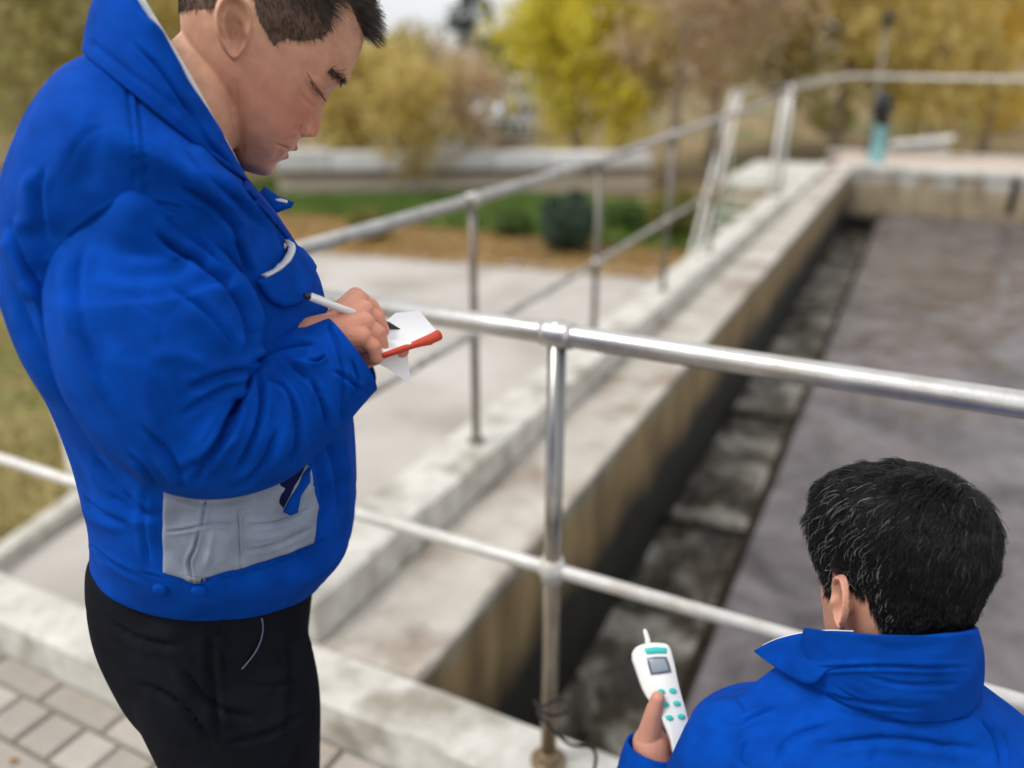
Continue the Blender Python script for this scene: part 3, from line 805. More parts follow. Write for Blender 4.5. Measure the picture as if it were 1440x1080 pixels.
# ================================================================== TREES
def trunk_mesh(b, x, y, h, r, lean, br, g, z0=GZ, spread=1.0, wh=None):
    tips = []
    n = 6; pts = []; rad = []
    for i in range(n + 1):
        t = i / n; pts.append((x + lean[0] * t * h + g.normal(0, .03) * i * .3, y + lean[1] * t * h + g.normal(0, .03) * i * .3, z0 - .05 + h * .62 * t)); rad.append(r * (1 - .5 * t) * (1.25 if i == 0 else 1))
    b.tube(pts, rad, 9)
    for k in range(br):
        i = g.integers(2, n + 1); p0 = np.array(pts[i]); a = g.uniform(0, 6.28) ; up = g.uniform(.5, 1.3); L = h * g.uniform(.22, .42)
        d = np.array([math.cos(a) * spread, math.sin(a) * spread, up]); d /= np.linalg.norm(d)
        p1 = p0 + d * L * .5 + g.normal(0, .08, 3); p2 = p0 + d * L + np.array([0, 0, L * .12]) + g.normal(0, .12, 3)
        b.tube([p0, p1, p2], [rad[i] * .5, rad[i] * .3, rad[i] * .1], 6)
        tips += [p1, p2, (p1 + p2) / 2]
        for j in range(3):
            a2 = g.uniform(0, 6.28); q = p1 + (p2 - p1) * g.uniform(0, 1); e = q + np.array([math.cos(a2), math.sin(a2), g.uniform(.1, .9)]) * L * .4
            b.tube([q, e], [rad[i] * .18, rad[i] * .05], 5); tips += [e, (q + e) / 2]
    return tips
def tree(label, x, y, h, cr, cols, nleaf, seed, leaf=.06, droop=0.0, trunk=.12, br=9, bark=None, density=1.0, twigs=0, low=.30, white=False, name='tree', z0=GZ):
    g = np.random.default_rng(seed)
    e = empty(name, (x, y, z0)); tag(e, label, 'tree', 'trees beyond the tank and the yard')
    b = MB(); tips = trunk_mesh(b, x, y, h, trunk, g.normal(0, .03, 2), br, g, z0)
    if twigs:
        for i in range(twigs):
            p = tips[g.integers(len(tips))]; d = g.normal(0, 1, 3); d[2] = abs(d[2]) * .8 + .1; d /= np.linalg.norm(d)
            l = cr * g.uniform(.2, .5); m_ = p + d * l * .5 + g.normal(0, .05, 3)
            b.tube([p, m_, p + d * l + np.array([0, 0, -droop * l * .5])], [.012, .008, .003], 4, caps=False)
    b.build('trunk', bark or M_bark, e)
    if white:
        MB().tube([(x, y, z0 - .02), (x, y, z0 + .55), (x, y, z0 + 1.1)], [trunk * 1.32, trunk * 1.16, trunk * 1.06], 12).build('lime_wash', M_kerb, e)
    # leaf clumps
    cz = z0 + h * (low + (1 - low) * .5); rz = h * (1 - low) * .55
    C = [np.array(t) for t in tips]
    nc = 70
    for i in range(nc):
        v = g.normal(0, 1, 3); v /= np.linalg.norm(v); r_ = g.uniform(.35, 1.0) ** .6
        C.append(np.array([x, y, cz]) + v * np.array([cr, cr, rz]) * r_)
    C = np.array(C); keep = C[:, 2] > z0 + h * low * .7; C = C[keep]
    nleaf = int(nleaf * .45); w = g.uniform(.1, 1, len(C)) ** 1.6; idx = g.choice(len(C), nleaf, p=w / w.sum())
    s = cr * .17
    P = C[idx] + g.normal(0, 1, (nleaf, 3)) * s * np.array([1, 1, .8])
    if droop: P[:, 2] -= g.exponential(droop, nleaf) * cr * .5
    P = P[P[:, 2] > z0 + .35]; n = len(P)
    a = g.normal(0, 1, (n, 3)); a[:, 2] -= droop * 2.5; a /= np.linalg.norm(a, axis=1, keepdims=True)
    c = np.cross(a, g.normal(0, 1, (n, 3))); c /= np.linalg.norm(c, axis=1, keepdims=True)
    L = leaf * g.uniform(.6, 1.4, n)[:, None]; a = a * L * (1.5 if droop else 1); c = c * L * .45
    V = np.stack([P - a, P + c, P + a, P - c], 1).reshape(-1, 3); F = np.arange(n * 4).reshape(-1, 4)
    me = bpy.data.meshes.new('foliage'); me.vertices.add(n * 4); me.vertices.foreach_set('co', V.ravel().astype(np.float32))
    me.loops.add(n * 4); me.loops.foreach_set('vertex_index', F.ravel()); me.polygons.add(n); me.polygons.foreach_set('loop_start', np.arange(0, n * 4, 4))
    me.update(calc_edges=True); me.materials.append(cols)
    link('foliage', me, e)
    return e
M_bark = mat('grey_brown_bark', (0.22, 0.17, 0.13), .95, col2=(.36, .29, .23), nscale=8, bump=.6, bscale=25)
M_barkd = mat('dark_bark', (0.05, 0.035, 0.025), .95, col2=(.10, .075, .05), nscale=8, bump=.6, bscale=25)
Ly = mat('yellow_leaves', (0, 0, 0), .6, island=[(0.820, 0.683, 0.061), (0.683, 0.586, 0.061), (0.820, 0.732, 0.098), (0.488, 0.488, 0.061)], trans=.5)
Lt = mat('tan_yellow_leaves', (0, 0, 0), .6, island=[(0.671, 0.525, 0.159), (0.537, 0.439, 0.134), (0.732, 0.561, 0.244), (0.488, 0.451, 0.110)], trans=.5)
Lb = mat('pale_brown_leaves', (0, 0, 0), .7, island=[(0.610, 0.451, 0.293), (0.488, 0.354, 0.220), (0.683, 0.525, 0.342), (0.512, 0.439, 0.207)], trans=.5)
Lo = mat('orange_leaves', (0, 0, 0), .6, island=[(0.793, 0.537, 0.061), (0.683, 0.488, 0.098), (0.820, 0.610, 0.098), (0.512, 0.415, 0.098)], trans=.5)
Lg = mat('dark_evergreen_leaves', (0, 0, 0), .6, island=[(0.03, 0.06, 0.035), (0.05, 0.085, 0.05), (0.08, 0.12, 0.07)], trans=.1)
Lv = mat('olive_leaves', (0, 0, 0), .6, island=[(0.415, 0.366, 0.122), (0.512, 0.439, 0.171), (0.293, 0.305, 0.085), (0.586, 0.476, 0.232)], trans=.5)
def dirp(px, dist):
    r = CAM + ray(px, 90) * dist; return r[0], r[1]
T = [  # px, distance, height, crown radius, leaves, count, droop, label, extra
    (505, 19, 3.7, 1.45, Lt, 9000, .35, 'tan yellow weeping tree behind the chin of the standing man', dict(white=True, trunk=.10, low=.34)),
    (815, 21, 6.0, 1.35, Ly, 16000, .6, 'bright yellow tree right of the white three storey block', dict(trunk=.14, low=.18)),
    (950, 19, 7.0, 1.9, Lb, 9000, .25, 'pale brown tree with many bare twigs right of the bright yellow tree', dict(twigs=420, trunk=.15, low=.3)),
    (1010, 24, 9.0, 2.6, Lb, 9000, .25, 'brown thin leaved tree behind the stair', dict(twigs=420, trunk=.15, low=.25)),
    (1105, 27, 8.0, 2.7, Lv, 11000, .25, 'olive tree behind the corner of the far rail', dict(twigs=140, trunk=.16, low=.2)),
    (1190, 24, 8.5, 2.4, Lt, 11000, .3, 'tan tree behind the teal valve pedestal', dict(twigs=120, trunk=.16, low=.22)),
    (1300, 26, 8.5, 2.6, Ly, 9000, .3, 'olive yellow tree behind the white cabinet', dict(trunk=.16, low=.2, twigs=80)),
    (1405, 23, 8.0, 2.4, Lo, 12000, .3, 'orange yellow tree at the right edge of the photo', dict(trunk=.16, low=.15)),
    (1255, 33, 10., 3.2, Lb, 9000, .2, 'tall brown tree far behind the lamp post', dict(twigs=150, trunk=.2, low=.2)),
    (1400, 36, 11., 3.6, Lv, 9000, .2, 'tall olive tree in the back row at the right edge', dict(trunk=.2, low=.15)),
    (600, 48, 4.5, 4.0, Lb, 5000, .1, 'round pale brown tree above the brown roofed house', dict(twigs=200, trunk=.2, low=.2)),
    (672, 58, 8.6, 1.3, Lg, 4500, .0, 'tall dark conifer in the distance against the sky', dict(trunk=.2, low=.12)),
    (712, 52, 3.7, 1.7, Lg, 4000, .0, 'dark evergreen above the roof of the white block', dict(trunk=.2, low=.3)),
    (545, 44, 4.4, 2.6, Lv, 4500, .1, 'olive tree far behind the face of the standing man', dict(trunk=.2, low=.2)),
    (395, 26, 5.5, 1.9, Lt, 9000, .3, 'tan tree hidden mostly behind the head of the standing man', dict(trunk=.14, low=.25)),
    (40, 17, 7.0, 2.4, Lv, 13000, .3, 'olive tree at the left edge behind the shoulder of the standing man', dict(trunk=.14, low=.12)),
    (150, 21, 7.5, 2.6, Lt, 11000, .3, 'tan tree left of the blue collar of the standing man', dict(trunk=.14, low=.15, twigs=100)),
    (-60, 22, 8.0, 3.0, Lg, 9000, .1, 'dark green tree at the left edge behind the olive one', dict(trunk=.16, low=.08)),
    (250, 25, 7.0, 3.0, Lt, 9000, .3, 'tan tree behind the neck of the standing man', dict(trunk=.14, low=.15)),
    (-250, 20, 7.5, 3.0, Lv, 7000, .2, 'olive tree beyond the left edge of the photo', dict(trunk=.16, low=.12)),
    (655, 18, 3.2, .8, Lb, 1800, .2, 'thin young tree standing before the long white shed', dict(trunk=.06, low=.4)),
    (575, 17, 3.2, .9, Lt, 2400, .4, 'slender tan willow in front of the low white wall', dict(trunk=.05, low=.3)),
    (880, 20, 5.0, 1.1, Ly, 5000, .5, 'yellow willow between the bright yellow tree and the pale brown tree', dict(trunk=.08, low=.3)),
    (1330, 21, 5.5, 1.4, Lt, 5000, .5, 'drooping tan yellow tree right behind the white cabinet', dict(trunk=.1, low=.25)),
]
for i, (px, dd, h, cr, lv, n, dr, lab, kw) in enumerate(T):
    x, y = dirp(px, dd)
    tree(lab, x, y, h, cr, lv, n, 100 + i, leaf=.05 + dd * .0028, droop=dr, **kw)
# shrubs
def shrub(label, px, py, r, cols, n, seed, flat=1.0, name='shrub'):
    c = gp(px, py); g = np.random.default_rng(seed)
    e = empty(name, (c[0], c[1], GZ)); tag(e, label, 'shrub')
    b = MB()
    for k in range(7):
        a = g.uniform(0, 6.28); d = np.array([math.cos(a) * .5, math.sin(a) * .5, 1]) * r * flat
        b.tube([(c[0], c[1], GZ - .02), (c[0] + d[0] * .5, c[1] + d[1] * .5, GZ + d[2] * .6), (c[0] + d[0], c[1] + d[1], GZ + d[2] * 1.2)], [.02, .014, .005], 5)
    b.build('stem', M_barkd, e)
    v = g.normal(0, 1, (n, 3)); v /= np.linalg.norm(v, axis=1, keepdims=True)
    q = g.uniform(.5, 1.02, (n, 1)) ** .5
    P = np.array([c[0], c[1], GZ + r * flat]) + v * q * np.array([r, r, r * flat]) * (1 + .12 * np.sin(v[:, :1] * 5 + v[:, 1:2] * 4))
    P = P[P[:, 2] > GZ + .02]; n = len(P)
    a = g.normal(0, 1, (n, 3)); a /= np.linalg.norm(a, axis=1, keepdims=True); cc = np.cross(a, g.normal(0, 1, (n, 3))); cc /= np.linalg.norm(cc, axis=1, keepdims=True)
    a *= .045; cc *= .022
    V = np.stack([P - a, P + cc, P + a, P - cc], 1).reshape(-1, 3)
    mesh('foliage', V, np.arange(n * 4).reshape(-1, 4), cols, e, smooth=False)
shrub('round dark evergreen shrub at the far edge of the yard', 800, 352, .46, Lg, 7000, 61)
Lgr = mat('green_hedge_leaves', (0, 0, 0), .7, island=[(0.05, 0.12, 0.03), (0.10, 0.18, 0.04), (0.16, 0.20, 0.05)], trans=.2)
Lgy = mat('yellowish_shrub_leaves', (0, 0, 0), .7, island=[(0.22, 0.20, 0.04), (0.14, 0.17, 0.04), (0.34, 0.26, 0.06)], trans=.2)
shrub('low green shrub left of the dark round shrub', 720, 330, .34, Lgr, 3500, 62, .7)
shrub('low yellowish shrub near the collar tip of the standing man', 520, 335, .36, Lgy, 3500, 63, .7)
shrub('low green shrub right of the dark round shrub', 880, 325, .40, Lgr, 3500, 64, .7)
shrub('low yellow shrub behind the steel stair', 950, 335, .5, Lgy, 4000, 65, .8)
shrub('yellowish bush behind the far walkway, left of the valve pedestal', 1170, 190, .9, Lgy, 5000, 66, .8)
shrub('orange bush behind the far walkway at the right edge', 1400, 185, 1.1, Lo, 6000, 67, .8)

exec_people = True
# PEOPLE-BEGIN

# ================================================================== PEOPLE
def interp(keys, y):
    k = sorted(keys); X = np.array([a for a, b in k]); Y = np.array([b for a, b in k])
    # smooth monotone-ish cubic
    m = np.gradient(Y, X); i = np.clip(np.searchsorted(X, y) - 1, 0, len(X) - 2)
    h = X[i + 1] - X[i]; t = np.clip((y - X[i]) / h, 0, 1)
    return (2 * t**3 - 3 * t**2 + 1) * Y[i] + (t**3 - 2 * t**2 + t) * h * m[i] + (-2 * t**3 + 3 * t**2) * Y[i + 1] + (t**3 - t**2) * h * m[i + 1]

def skin_mat(name, base, red):
    m = bpy.data.materials.new(name); m.use_nodes = True; N = m.node_tree.nodes; L = m.node_tree.links; b = N['Principled BSDF']
    at_ = N.new('ShaderNodeAttribute'); at_.attribute_name = 'tone'
    sp = N.new('ShaderNodeSeparateColor'); L.new(at_.outputs['Color'], sp.inputs[0])
    tc = N.new('ShaderNodeTexCoord'); n = N.new('ShaderNodeTexNoise'); n.inputs['Scale'].default_value = 45; n.inputs['Detail'].default_value = 6; L.new(tc.outputs['Object'], n.inputs['Vector'])
    rp = N.new('ShaderNodeValToRGB'); rp.color_ramp.elements[0].position = .35; rp.color_ramp.elements[1].position = .65
    rp.color_ramp.elements[0].color = (*[v * .80 for v in base], 1); rp.color_ramp.elements[1].color = (*[v * 1.10 for v in base], 1)
    L.new(n.outputs['Fac'], rp.inputs[0])
    m1 = N.new('ShaderNodeMix'); m1.data_type = 'RGBA'; L.new(sp.outputs[0], m1.inputs[0]); L.new(rp.outputs[0], m1.inputs[6]); m1.inputs[7].default_value = (*red, 1)
    m2 = N.new('ShaderNodeMix'); m2.data_type = 'RGBA'; L.new(sp.outputs[1], m2.inputs[0]); L.new(m1.outputs[2], m2.inputs[6]); m2.inputs[7].default_value = (0.028, 0.022, 0.018, 1)
    m3 = N.new('ShaderNodeMix'); m3.data_type = 'RGBA'; L.new(sp.outputs[2], m3.inputs[0]); L.new(m2.outputs[2], m3.inputs[6]); m3.inputs[7].default_value = (0.30, 0.10, 0.08, 1)
    L.new(m3.outputs[2], b.inputs['Base Color'])
    b.inputs['Roughness'].default_value = .52; b.inputs['Specular IOR Level'].default_value = .35
    b.inputs['Subsurface Weight'].default_value = .25; b.inputs['Subsurface Radius'].default_value = (1, .35, .2); b.inputs['Subsurface Scale'].default_value = .006
    n2 = N.new('ShaderNodeTexNoise'); n2.inputs['Scale'].default_value = 420; n2.inputs['Detail'].default_value = 3; L.new(tc.outputs['Object'], n2.inputs['Vector'])
    bp = N.new('ShaderNodeBump'); bp.inputs['Strength'].default_value = .35; bp.inputs['Distance'].default_value = .001
    L.new(n2.outputs['Fac'], bp.inputs['Height']); L.new(bp.outputs[0], b.inputs['Normal'])
    return m

PROFILE = [(.122, -.040), (.118, -.005), (.110, .020), (.098, .042), (.082, .054), (.0703, .0585), (.0428, .0635), (.0258, .0645), (.012, .0600), (0, .0555), (-.02, .0520), (-.045, .0505), (-.06, .0525),
           (-.075, .0530), (-.088, .0505), (-.1003, .0480), (-.1157, .0465), (-.124, .036), (-.129, .018)]
BACK = [(.122, -.045), (.118, -.075), (.105, -.105), (.085, -.122), (.05, -.133), (.02, -.130), (-.01, -.118), (-.04, -.100), (-.06, -.078), (-.08, -.045), (-.10, -.020), (-.118, .002), (-.129, .016)]
WIDTH = [(.122, .004), (.118, .030), (.105, .053), (.085, .068), (.05, .078), (.02, .0785), (-.01, .076), (-.035, .0735), (-.06, .068), (-.08, .059), (-.10, .044), (-.118, .026), (-.129, .004)]
NOSE = [(.02, 0), (.008, .002), (0, .0050), (-.0125, .0085), (-.0227, .0125), (-.036, .0190), (-.0435, .0215), (-.0500, .0195), (-.0560, .0105), (-.062, .003), (-.068, 0), (-.1, 0)]
def head_grid(wide=1.0):
    """a head in its own frame: x forward, y up, z to its right; origin between the eyes and ears"""
    ys = np.concatenate([np.linspace(.1218, .10, 16), np.linspace(.098, -.129, 190)]); ns = 220
    th = np.linspace(0, 2 * math.pi, ns, endpoint=False); V = []
    for y in ys:
        f = float(interp(PROFILE, np.array([y]))[0]); b = float(interp(BACK, np.array([y]))[0]); w = max(.002, float(interp(WIDTH, np.array([y]))[0])) * wide
        c = -.030 if y > -.04 else -.030 + (-.04 - y) * .55
        c = min(max(c, b + .002), f - .002)
        cs, sn = np.cos(th), np.sin(th)
        pf = 2.45 if y < .07 else 2.1
        xf = c + (f - c) * np.abs(cs) ** (2 / pf); xb = c - (c - b) * np.abs(cs) ** (2 / 2.1)
        x = np.where(cs >= 0, xf, xb); z = w * np.sign(sn) * np.abs(sn) ** (2 / 2.2)
        n = max(0, float(interp(NOSE, np.array([y]))[0]))
        sg = .0075 + .004 * np.clip((-y) / .05, 0, 1)
        x = x + np.where(cs > 0, n * np.exp(-(z / sg) ** 2 / 1.2), 0)
        V.append(np.stack([x, np.full(ns, y), z], 1))
    V = np.array(V).reshape(-1, 3); F = []
    for i in range(len(ys) - 1):
        for k in range(ns):
            a, b = i * ns + k, i * ns + (k + 1) % ns; F.append((a, a + ns, b + ns, b))
    F.append(tuple(range(ns))); F.append(tuple(range((len(ys) - 1) * ns, len(ys) * ns))[::-1])
    return V, F
def gauss_feats(V):
    x, y, z = V.T; az = np.abs(z); fr = np.clip((x - .0) / .03, 0, 1)
    def g(y0, z0, sy, sz, d): return d * np.exp(-((y - y0) / sy) ** 2 - ((az - z0) / sz) ** 2) * fr
    dx = g(.000, .033, .011, .018, -.0075) + g(-.003, .034, .0075, .013, .0055)       # socket, lid
    dx += g(.022, .034, .007, .020, .0035) + g(-.034, .044, .018, .016, .0035)         # brow, cheek
    dx += g(-.0505, .0135, .0060, .0055, .0070) + g(-.056, .0085, .003, .004, -.004)   # wing, nostril
    dx += g(-.0730, .010, .0045, .016, .0060) + g(-.0880, .006, .0052, .016, .0050) + g(-.0800, .006, .0022, .022, -.0055)  # lips
    dx += g(-.0975, 0, .006, .02, -.003) + g(-.113, 0, .012, .016, .002)
    dx += g(-.062, .028, .012, .006, -.0018)
    V = V.copy(); V[:, 0] += dx
    return V
def ear_mesh(c, side, L=.060, W=.035, tilt=0.12):
    """an ear shell with rim, bowl, tragus and lobe"""
    V = []; F = []; nr, na = 16, 40
    for i in range(nr + 1):
        r = i / nr
        for k in range(na):
            a = 2 * math.pi * k / na
            ww = W / 2 * (1.0 + .22 * math.sin(a)) ; hh = L / 2
            if math.sin(a) < 0: ww = W / 2 * (1 - .42 * (-math.sin(a)) ** 1.5)
            X = -math.cos(a) * r * ww; Yv = math.sin(a) * r * hh
            rim = math.exp(-((r - .88) / .13) ** 2) * .0095
            front = max(0, math.cos(a + math.pi))      # towards the face
            rim *= 1 - .75 * max(0, front) ** 2 if math.sin(a) > -.8 else .7
            anti = math.exp(-((r - .55) / .12) ** 2) * .006 * max(0, -math.cos(a + math.pi) + .2)
            bowl = -.012 * math.exp(-((X - .002) / .007) ** 2 - ((Yv + .002) / .010) ** 2)
            trag = .008 * math.exp(-((X - .012) / .004) ** 2 - ((Yv + .004) / .006) ** 2)
            out = .005 + rim + anti + bowl + trag + max(0, -X) * .52
            if r > .97: out -= .004
            V.append((X, Yv, out))
    back0 = len(V)
    for i in range(nr + 1):
        r = i / nr
        for k in range(na):
            v = V[i * na + k]; V.append((v[0] * .97, v[1] * .97, max(v[2] - .005 - .004 * (1 - r), -.012 + max(0, -v[0]) * .2) if r < .99 else v[2] - .0025))
    for i in range(nr):
        for k in range(na):
            a, b = i * na + k, i * na + (k + 1) % na
            F.append((a, a + na, b + na, b)); F.append((back0 + a, back0 + b, back0 + b + na, back0 + a + na))
    for k in range(na):
        a, b = nr * na + k, nr * na + (k + 1) % na; F.append((a, back0 + a, back0 + b, b))
    V = np.array(V); ct, s_ = math.cos(tilt), math.sin(tilt)
    V = np.stack([V[:, 0] * ct - V[:, 1] * s_, V[:, 0] * s_ + V[:, 1] * ct, V[:, 2]], 1)
    V[:, 2] *= side; V += np.array(c)
    if side > 0: F = [f[::-1] for f in F]
    return V, F

class Frame:
    def __init__(s, O, X, Y, Z, k=1.0): s.O = np.array(O, float); s.A = np.array([X, Y, Z], float); s.k = k
    def w(s, P): return s.O + (np.asarray(P) * s.k) @ s.A
    def l(s, P): return ((np.asarray(P) - s.O) @ s.A.T) / s.k
def unit(v): v = np.array(v, float); return v / np.linalg.norm(v)

def poly_in(px, py, poly):
    c = np.zeros(len(px), bool); j = len(poly) - 1
    for i in range(len(poly)):
        xi, yi = poly[i]; xj, yj = poly[j]
        t = ((yi > py) != (yj > py)) & (px < (xj - xi) * (py - yi) / (yj - yi + 1e-9) + xi); c ^= t; j = i
    return c

def make_hair(name, roots, dirs, m, parent, npts=6, r0=.00022, clump=0.0):
    """roots n x 3, dirs: function(t, i-array) -> offsets"""
    n = len(roots); hc = bpy.data.hair_curves.new(name); hc.add_curves([npts] * n)
    P = np.zeros((n, npts, 3))
    for j in range(npts): P[:, j] = dirs(j / (npts - 1))
    hc.attributes['position'].data.foreach_set('vector', P.ravel().astype(np.float32))
    ra_ = hc.attributes.get('radius') or hc.attributes.new('radius', 'FLOAT', 'POINT')
    ra_.data.foreach_set('value', np.tile(np.linspace(1, .35, npts) * r0, n).astype(np.float32))
    hc.materials.append(m)
    return link(name, hc, parent)
def hair_mat(name, c1, c2, frac, rough=.35):
    m = bpy.data.materials.new(name); m.use_nodes = True; N = m.node_tree.nodes; L = m.node_tree.links; b = N['Principled BSDF']
    g = N.new('ShaderNodeHairInfo'); rp = N.new('ShaderNodeValToRGB'); e = rp.color_ramp.elements
    e[0].position = frac; e[0].color = (*c1, 1); e[1].position = min(1, frac + .03); e[1].color = (*c2, 1)
    L.new(g.outputs['Random'], rp.inputs[0]); L.new(rp.outputs[0], b.inputs['Base Color'])
    b.inputs['Roughness'].default_value = rough; b.inputs['Specular IOR Level'].default_value = .28
    return m

def capsule(mb, a, b, ra_, rb_, n=14, m=5):
    a = np.array(a, float); b = np.array(b, float); t = unit(b - a); pts = []; rad = []
    for i in range(m): q = math.pi / 2 * (1 - i / m); pts.append(a - t * ra_ * math.sin(q)); rad.append(max(ra_ * math.cos(q), ra_ * .05))
    pts += [a, b]; rad += [ra_, rb_]
    for i in range(1, m + 1): q = math.pi / 2 * i / m; pts.append(b + t * rb_ * math.sin(q)); rad.append(max(rb_ * math.cos(q), rb_ * .05))
    mb.tube(pts, rad, n)
def chain(mb, pts, rad):
    for i in range(len(pts) - 1): capsule(mb, pts[i], pts[i + 1], rad[i], rad[i + 1])

def body_object(name, pieces, m, parent, tones):
    """joins the pieces of a body into one mesh and gives it its skin tones"""
    V = []; F = []; o = 0; TT = []
    for (v, f), t in zip(pieces, tones):
        V.append(v); F += [tuple(int(i) + o for i in g) for g in f]; TT.append(t); o += len(v)
    V = np.concatenate(V); TT = np.concatenate(TT)
    ob = mesh(name, V, F, m, parent)
    a = ob.data.attributes.new('tone', 'FLOAT_COLOR', 'POINT')
    a.data.foreach_set('color', np.concatenate([TT, np.ones((len(TT), 1))], 1).ravel().astype(np.float32))
    return ob
def notone(v): return np.zeros((len(v), 3))

# ------------------------------------------------------------------ the standing man
A1 = np.array([-.74, .63, 0.0])                    # where he stands
n1 = unit([-A1[0], -A1[1], 0]); h1 = np.array([-n1[1], n1[0], 0]); h1 = h1 if h1 @ RT > 0 else -h1
def tp(px, py, t=0.0):
    """point of the man's own upright side plane seen at a pixel"""
    r = ray(px, py); q = A1 + n1 * t; k = ((q - CAM) @ n1) / (r @ n1); return CAM + r * k
man = empty('person', (A1[0], A1[1], 0)); tag(man, 'standing man in blue work jacket and black trousers writing in a small notebook', 'person')
M_skin1 = skin_mat('skin', (0.66, 0.38, 0.25), (0.62, 0.25, 0.17))

def rg(L, Rr, hd, e=2.2, t=0.0, bt=None, hz=0.0):
    P, Q = tp(*L, t), tp(*Rr, t); b = n1 * hd
    return ((P + Q) / 2 + n1 * 0, (Q - P) / 2, b + np.array([0, 0, hz]), e)
JK = [rg((150, 66), (334, 240), .070), rg((122, 76), (338, 248), .098), rg((88, 92), (345, 256), .146), rg((58, 122), (358, 264), .168), rg((28, 172), (372, 280), .160), rg((4, 240), (388, 300), .152),
      rg((-8, 310), (415, 338), .146), rg((-8, 380), (444, 378), .144), rg((6, 430), (458, 425), .148), rg((30, 490), (478, 480), .158),
      rg((66, 553), (490, 560), .158), rg((96, 630), (494, 630), .158), rg((112, 690), (493, 690), .156), rg((123, 735), (484, 735), .155), rg((127, 768), (466, 768), .138), rg((128, 792), (452, 790), .124),
      rg((136, 794), (444, 792), .116), rg((150, 780), (430, 780), .10)]
V, F, nR = ring_loft(JK, 14, 260)
V = clothnoise(V, vnormals(V, F), .0035, 9.0, (0, 0, 1), 2.5, 3.0, .35)
JS = [([(179, 113), (184, 160), (189, 215), (189, 276)], 2.2, -.0026, 0), ([(190, 113), (196, 160), (201, 215), (205, 277)], 2.2, -.0026, 0), ([(185, 113), (190, 160), (195, 215), (197, 277)], 3, .0015, 0),
      ([(72, 420), (74, 376), (94, 341), (126, 312), (164, 287), (190, 276), (206, 278), (222, 284)], 2.6, -.0045, 0, 'v'), ([(222, 284), (240, 288), (255, 291)], 2.6, -.003, 0, 'v'),
      ([(15, 315), (34, 346), (56, 396), (74, 430)], 8, -.020, 1, 'v'), ([(5, 330), (22, 370), (45, 425)], 8, .007), ([(30, 300), (50, 340), (66, 380)], 10, .008),
      ([(60, 400), (76, 460), (110, 530), (155, 595), (185, 645)], 9, -.012, 1, 'v'), ([(20, 400), (48, 470), (90, 550), (120, 600)], 9, -.006, 1, 'v'), ([(10, 430), (40, 500), (80, 570)], 9, .004),
      ([(50, 240), (40, 280), (48, 330)], 14, .006), ([(62, 235), (58, 280), (66, 330)], 9, -.006, 1, 'v'), ([(100, 180), (80, 260), (75, 330)], 20, .004), ([(150, 130), (130, 200), (125, 270)], 16, -.003),
      ([(327, 318), (332, 342), (340, 366), (350, 388)], 8, -.014, 1, 'v'), ([(312, 310), (322, 350), (336, 390)], 7, .006), ([(252, 262), (300, 290), (342, 335)], 8, -.006, 1, 'v'), ([(262, 210), (310, 262), (380, 330)], 12, -.005, 1, 'v'),
      ([(258, 240), (300, 268), (340, 300)], 8, .005), ([(310, 250), (350, 290), (395, 335)], 9, .006), ([(335, 262), (372, 300), (402, 345)], 3, -.005, 0), ([(270, 200), (300, 240), (330, 262)], 7, .004),
      ([(118, 700), (140, 722), (180, 735)], 9, -.007, 1, 'v'), ([(150, 690), (190, 720), (225, 722)], 10, -.005, 1, 'v'), ([(452, 600), (472, 660), (476, 720)], 9, -.008, 1, 'v'), ([(440, 640), (456, 700), (455, 750)], 8, -.005, 1, 'v'),
      ([(462, 560), (482, 620), (486, 690)], 8, .004), ([(128, 768), (190, 803), (290, 815), (380, 797), (466, 752)], 2.4, -.003, 0, 'v'), ([(206, 690), (204, 750), (210, 800)], 7, -.004, 1, 'v'),
      ([(130, 640), (170, 690), (215, 730)], 12, -.006, 1, 'v'), ([(205, 660), (200, 700), (215, 770)], 9, .003), ([(140, 780), (170, 800), (200, 812)], 5, -.003, 1, 'v'), ([(330, 812), (380, 800), (430, 780)], 5, -.002)]
V = crease(V, F, JS)
jv, jf = V, F
o_j = mesh('jacket', V, F, M_blue, man)
# the elastic hem is a separate band, sewn on
M_hem = M_blue
tree_j = bvh(jv, jf)
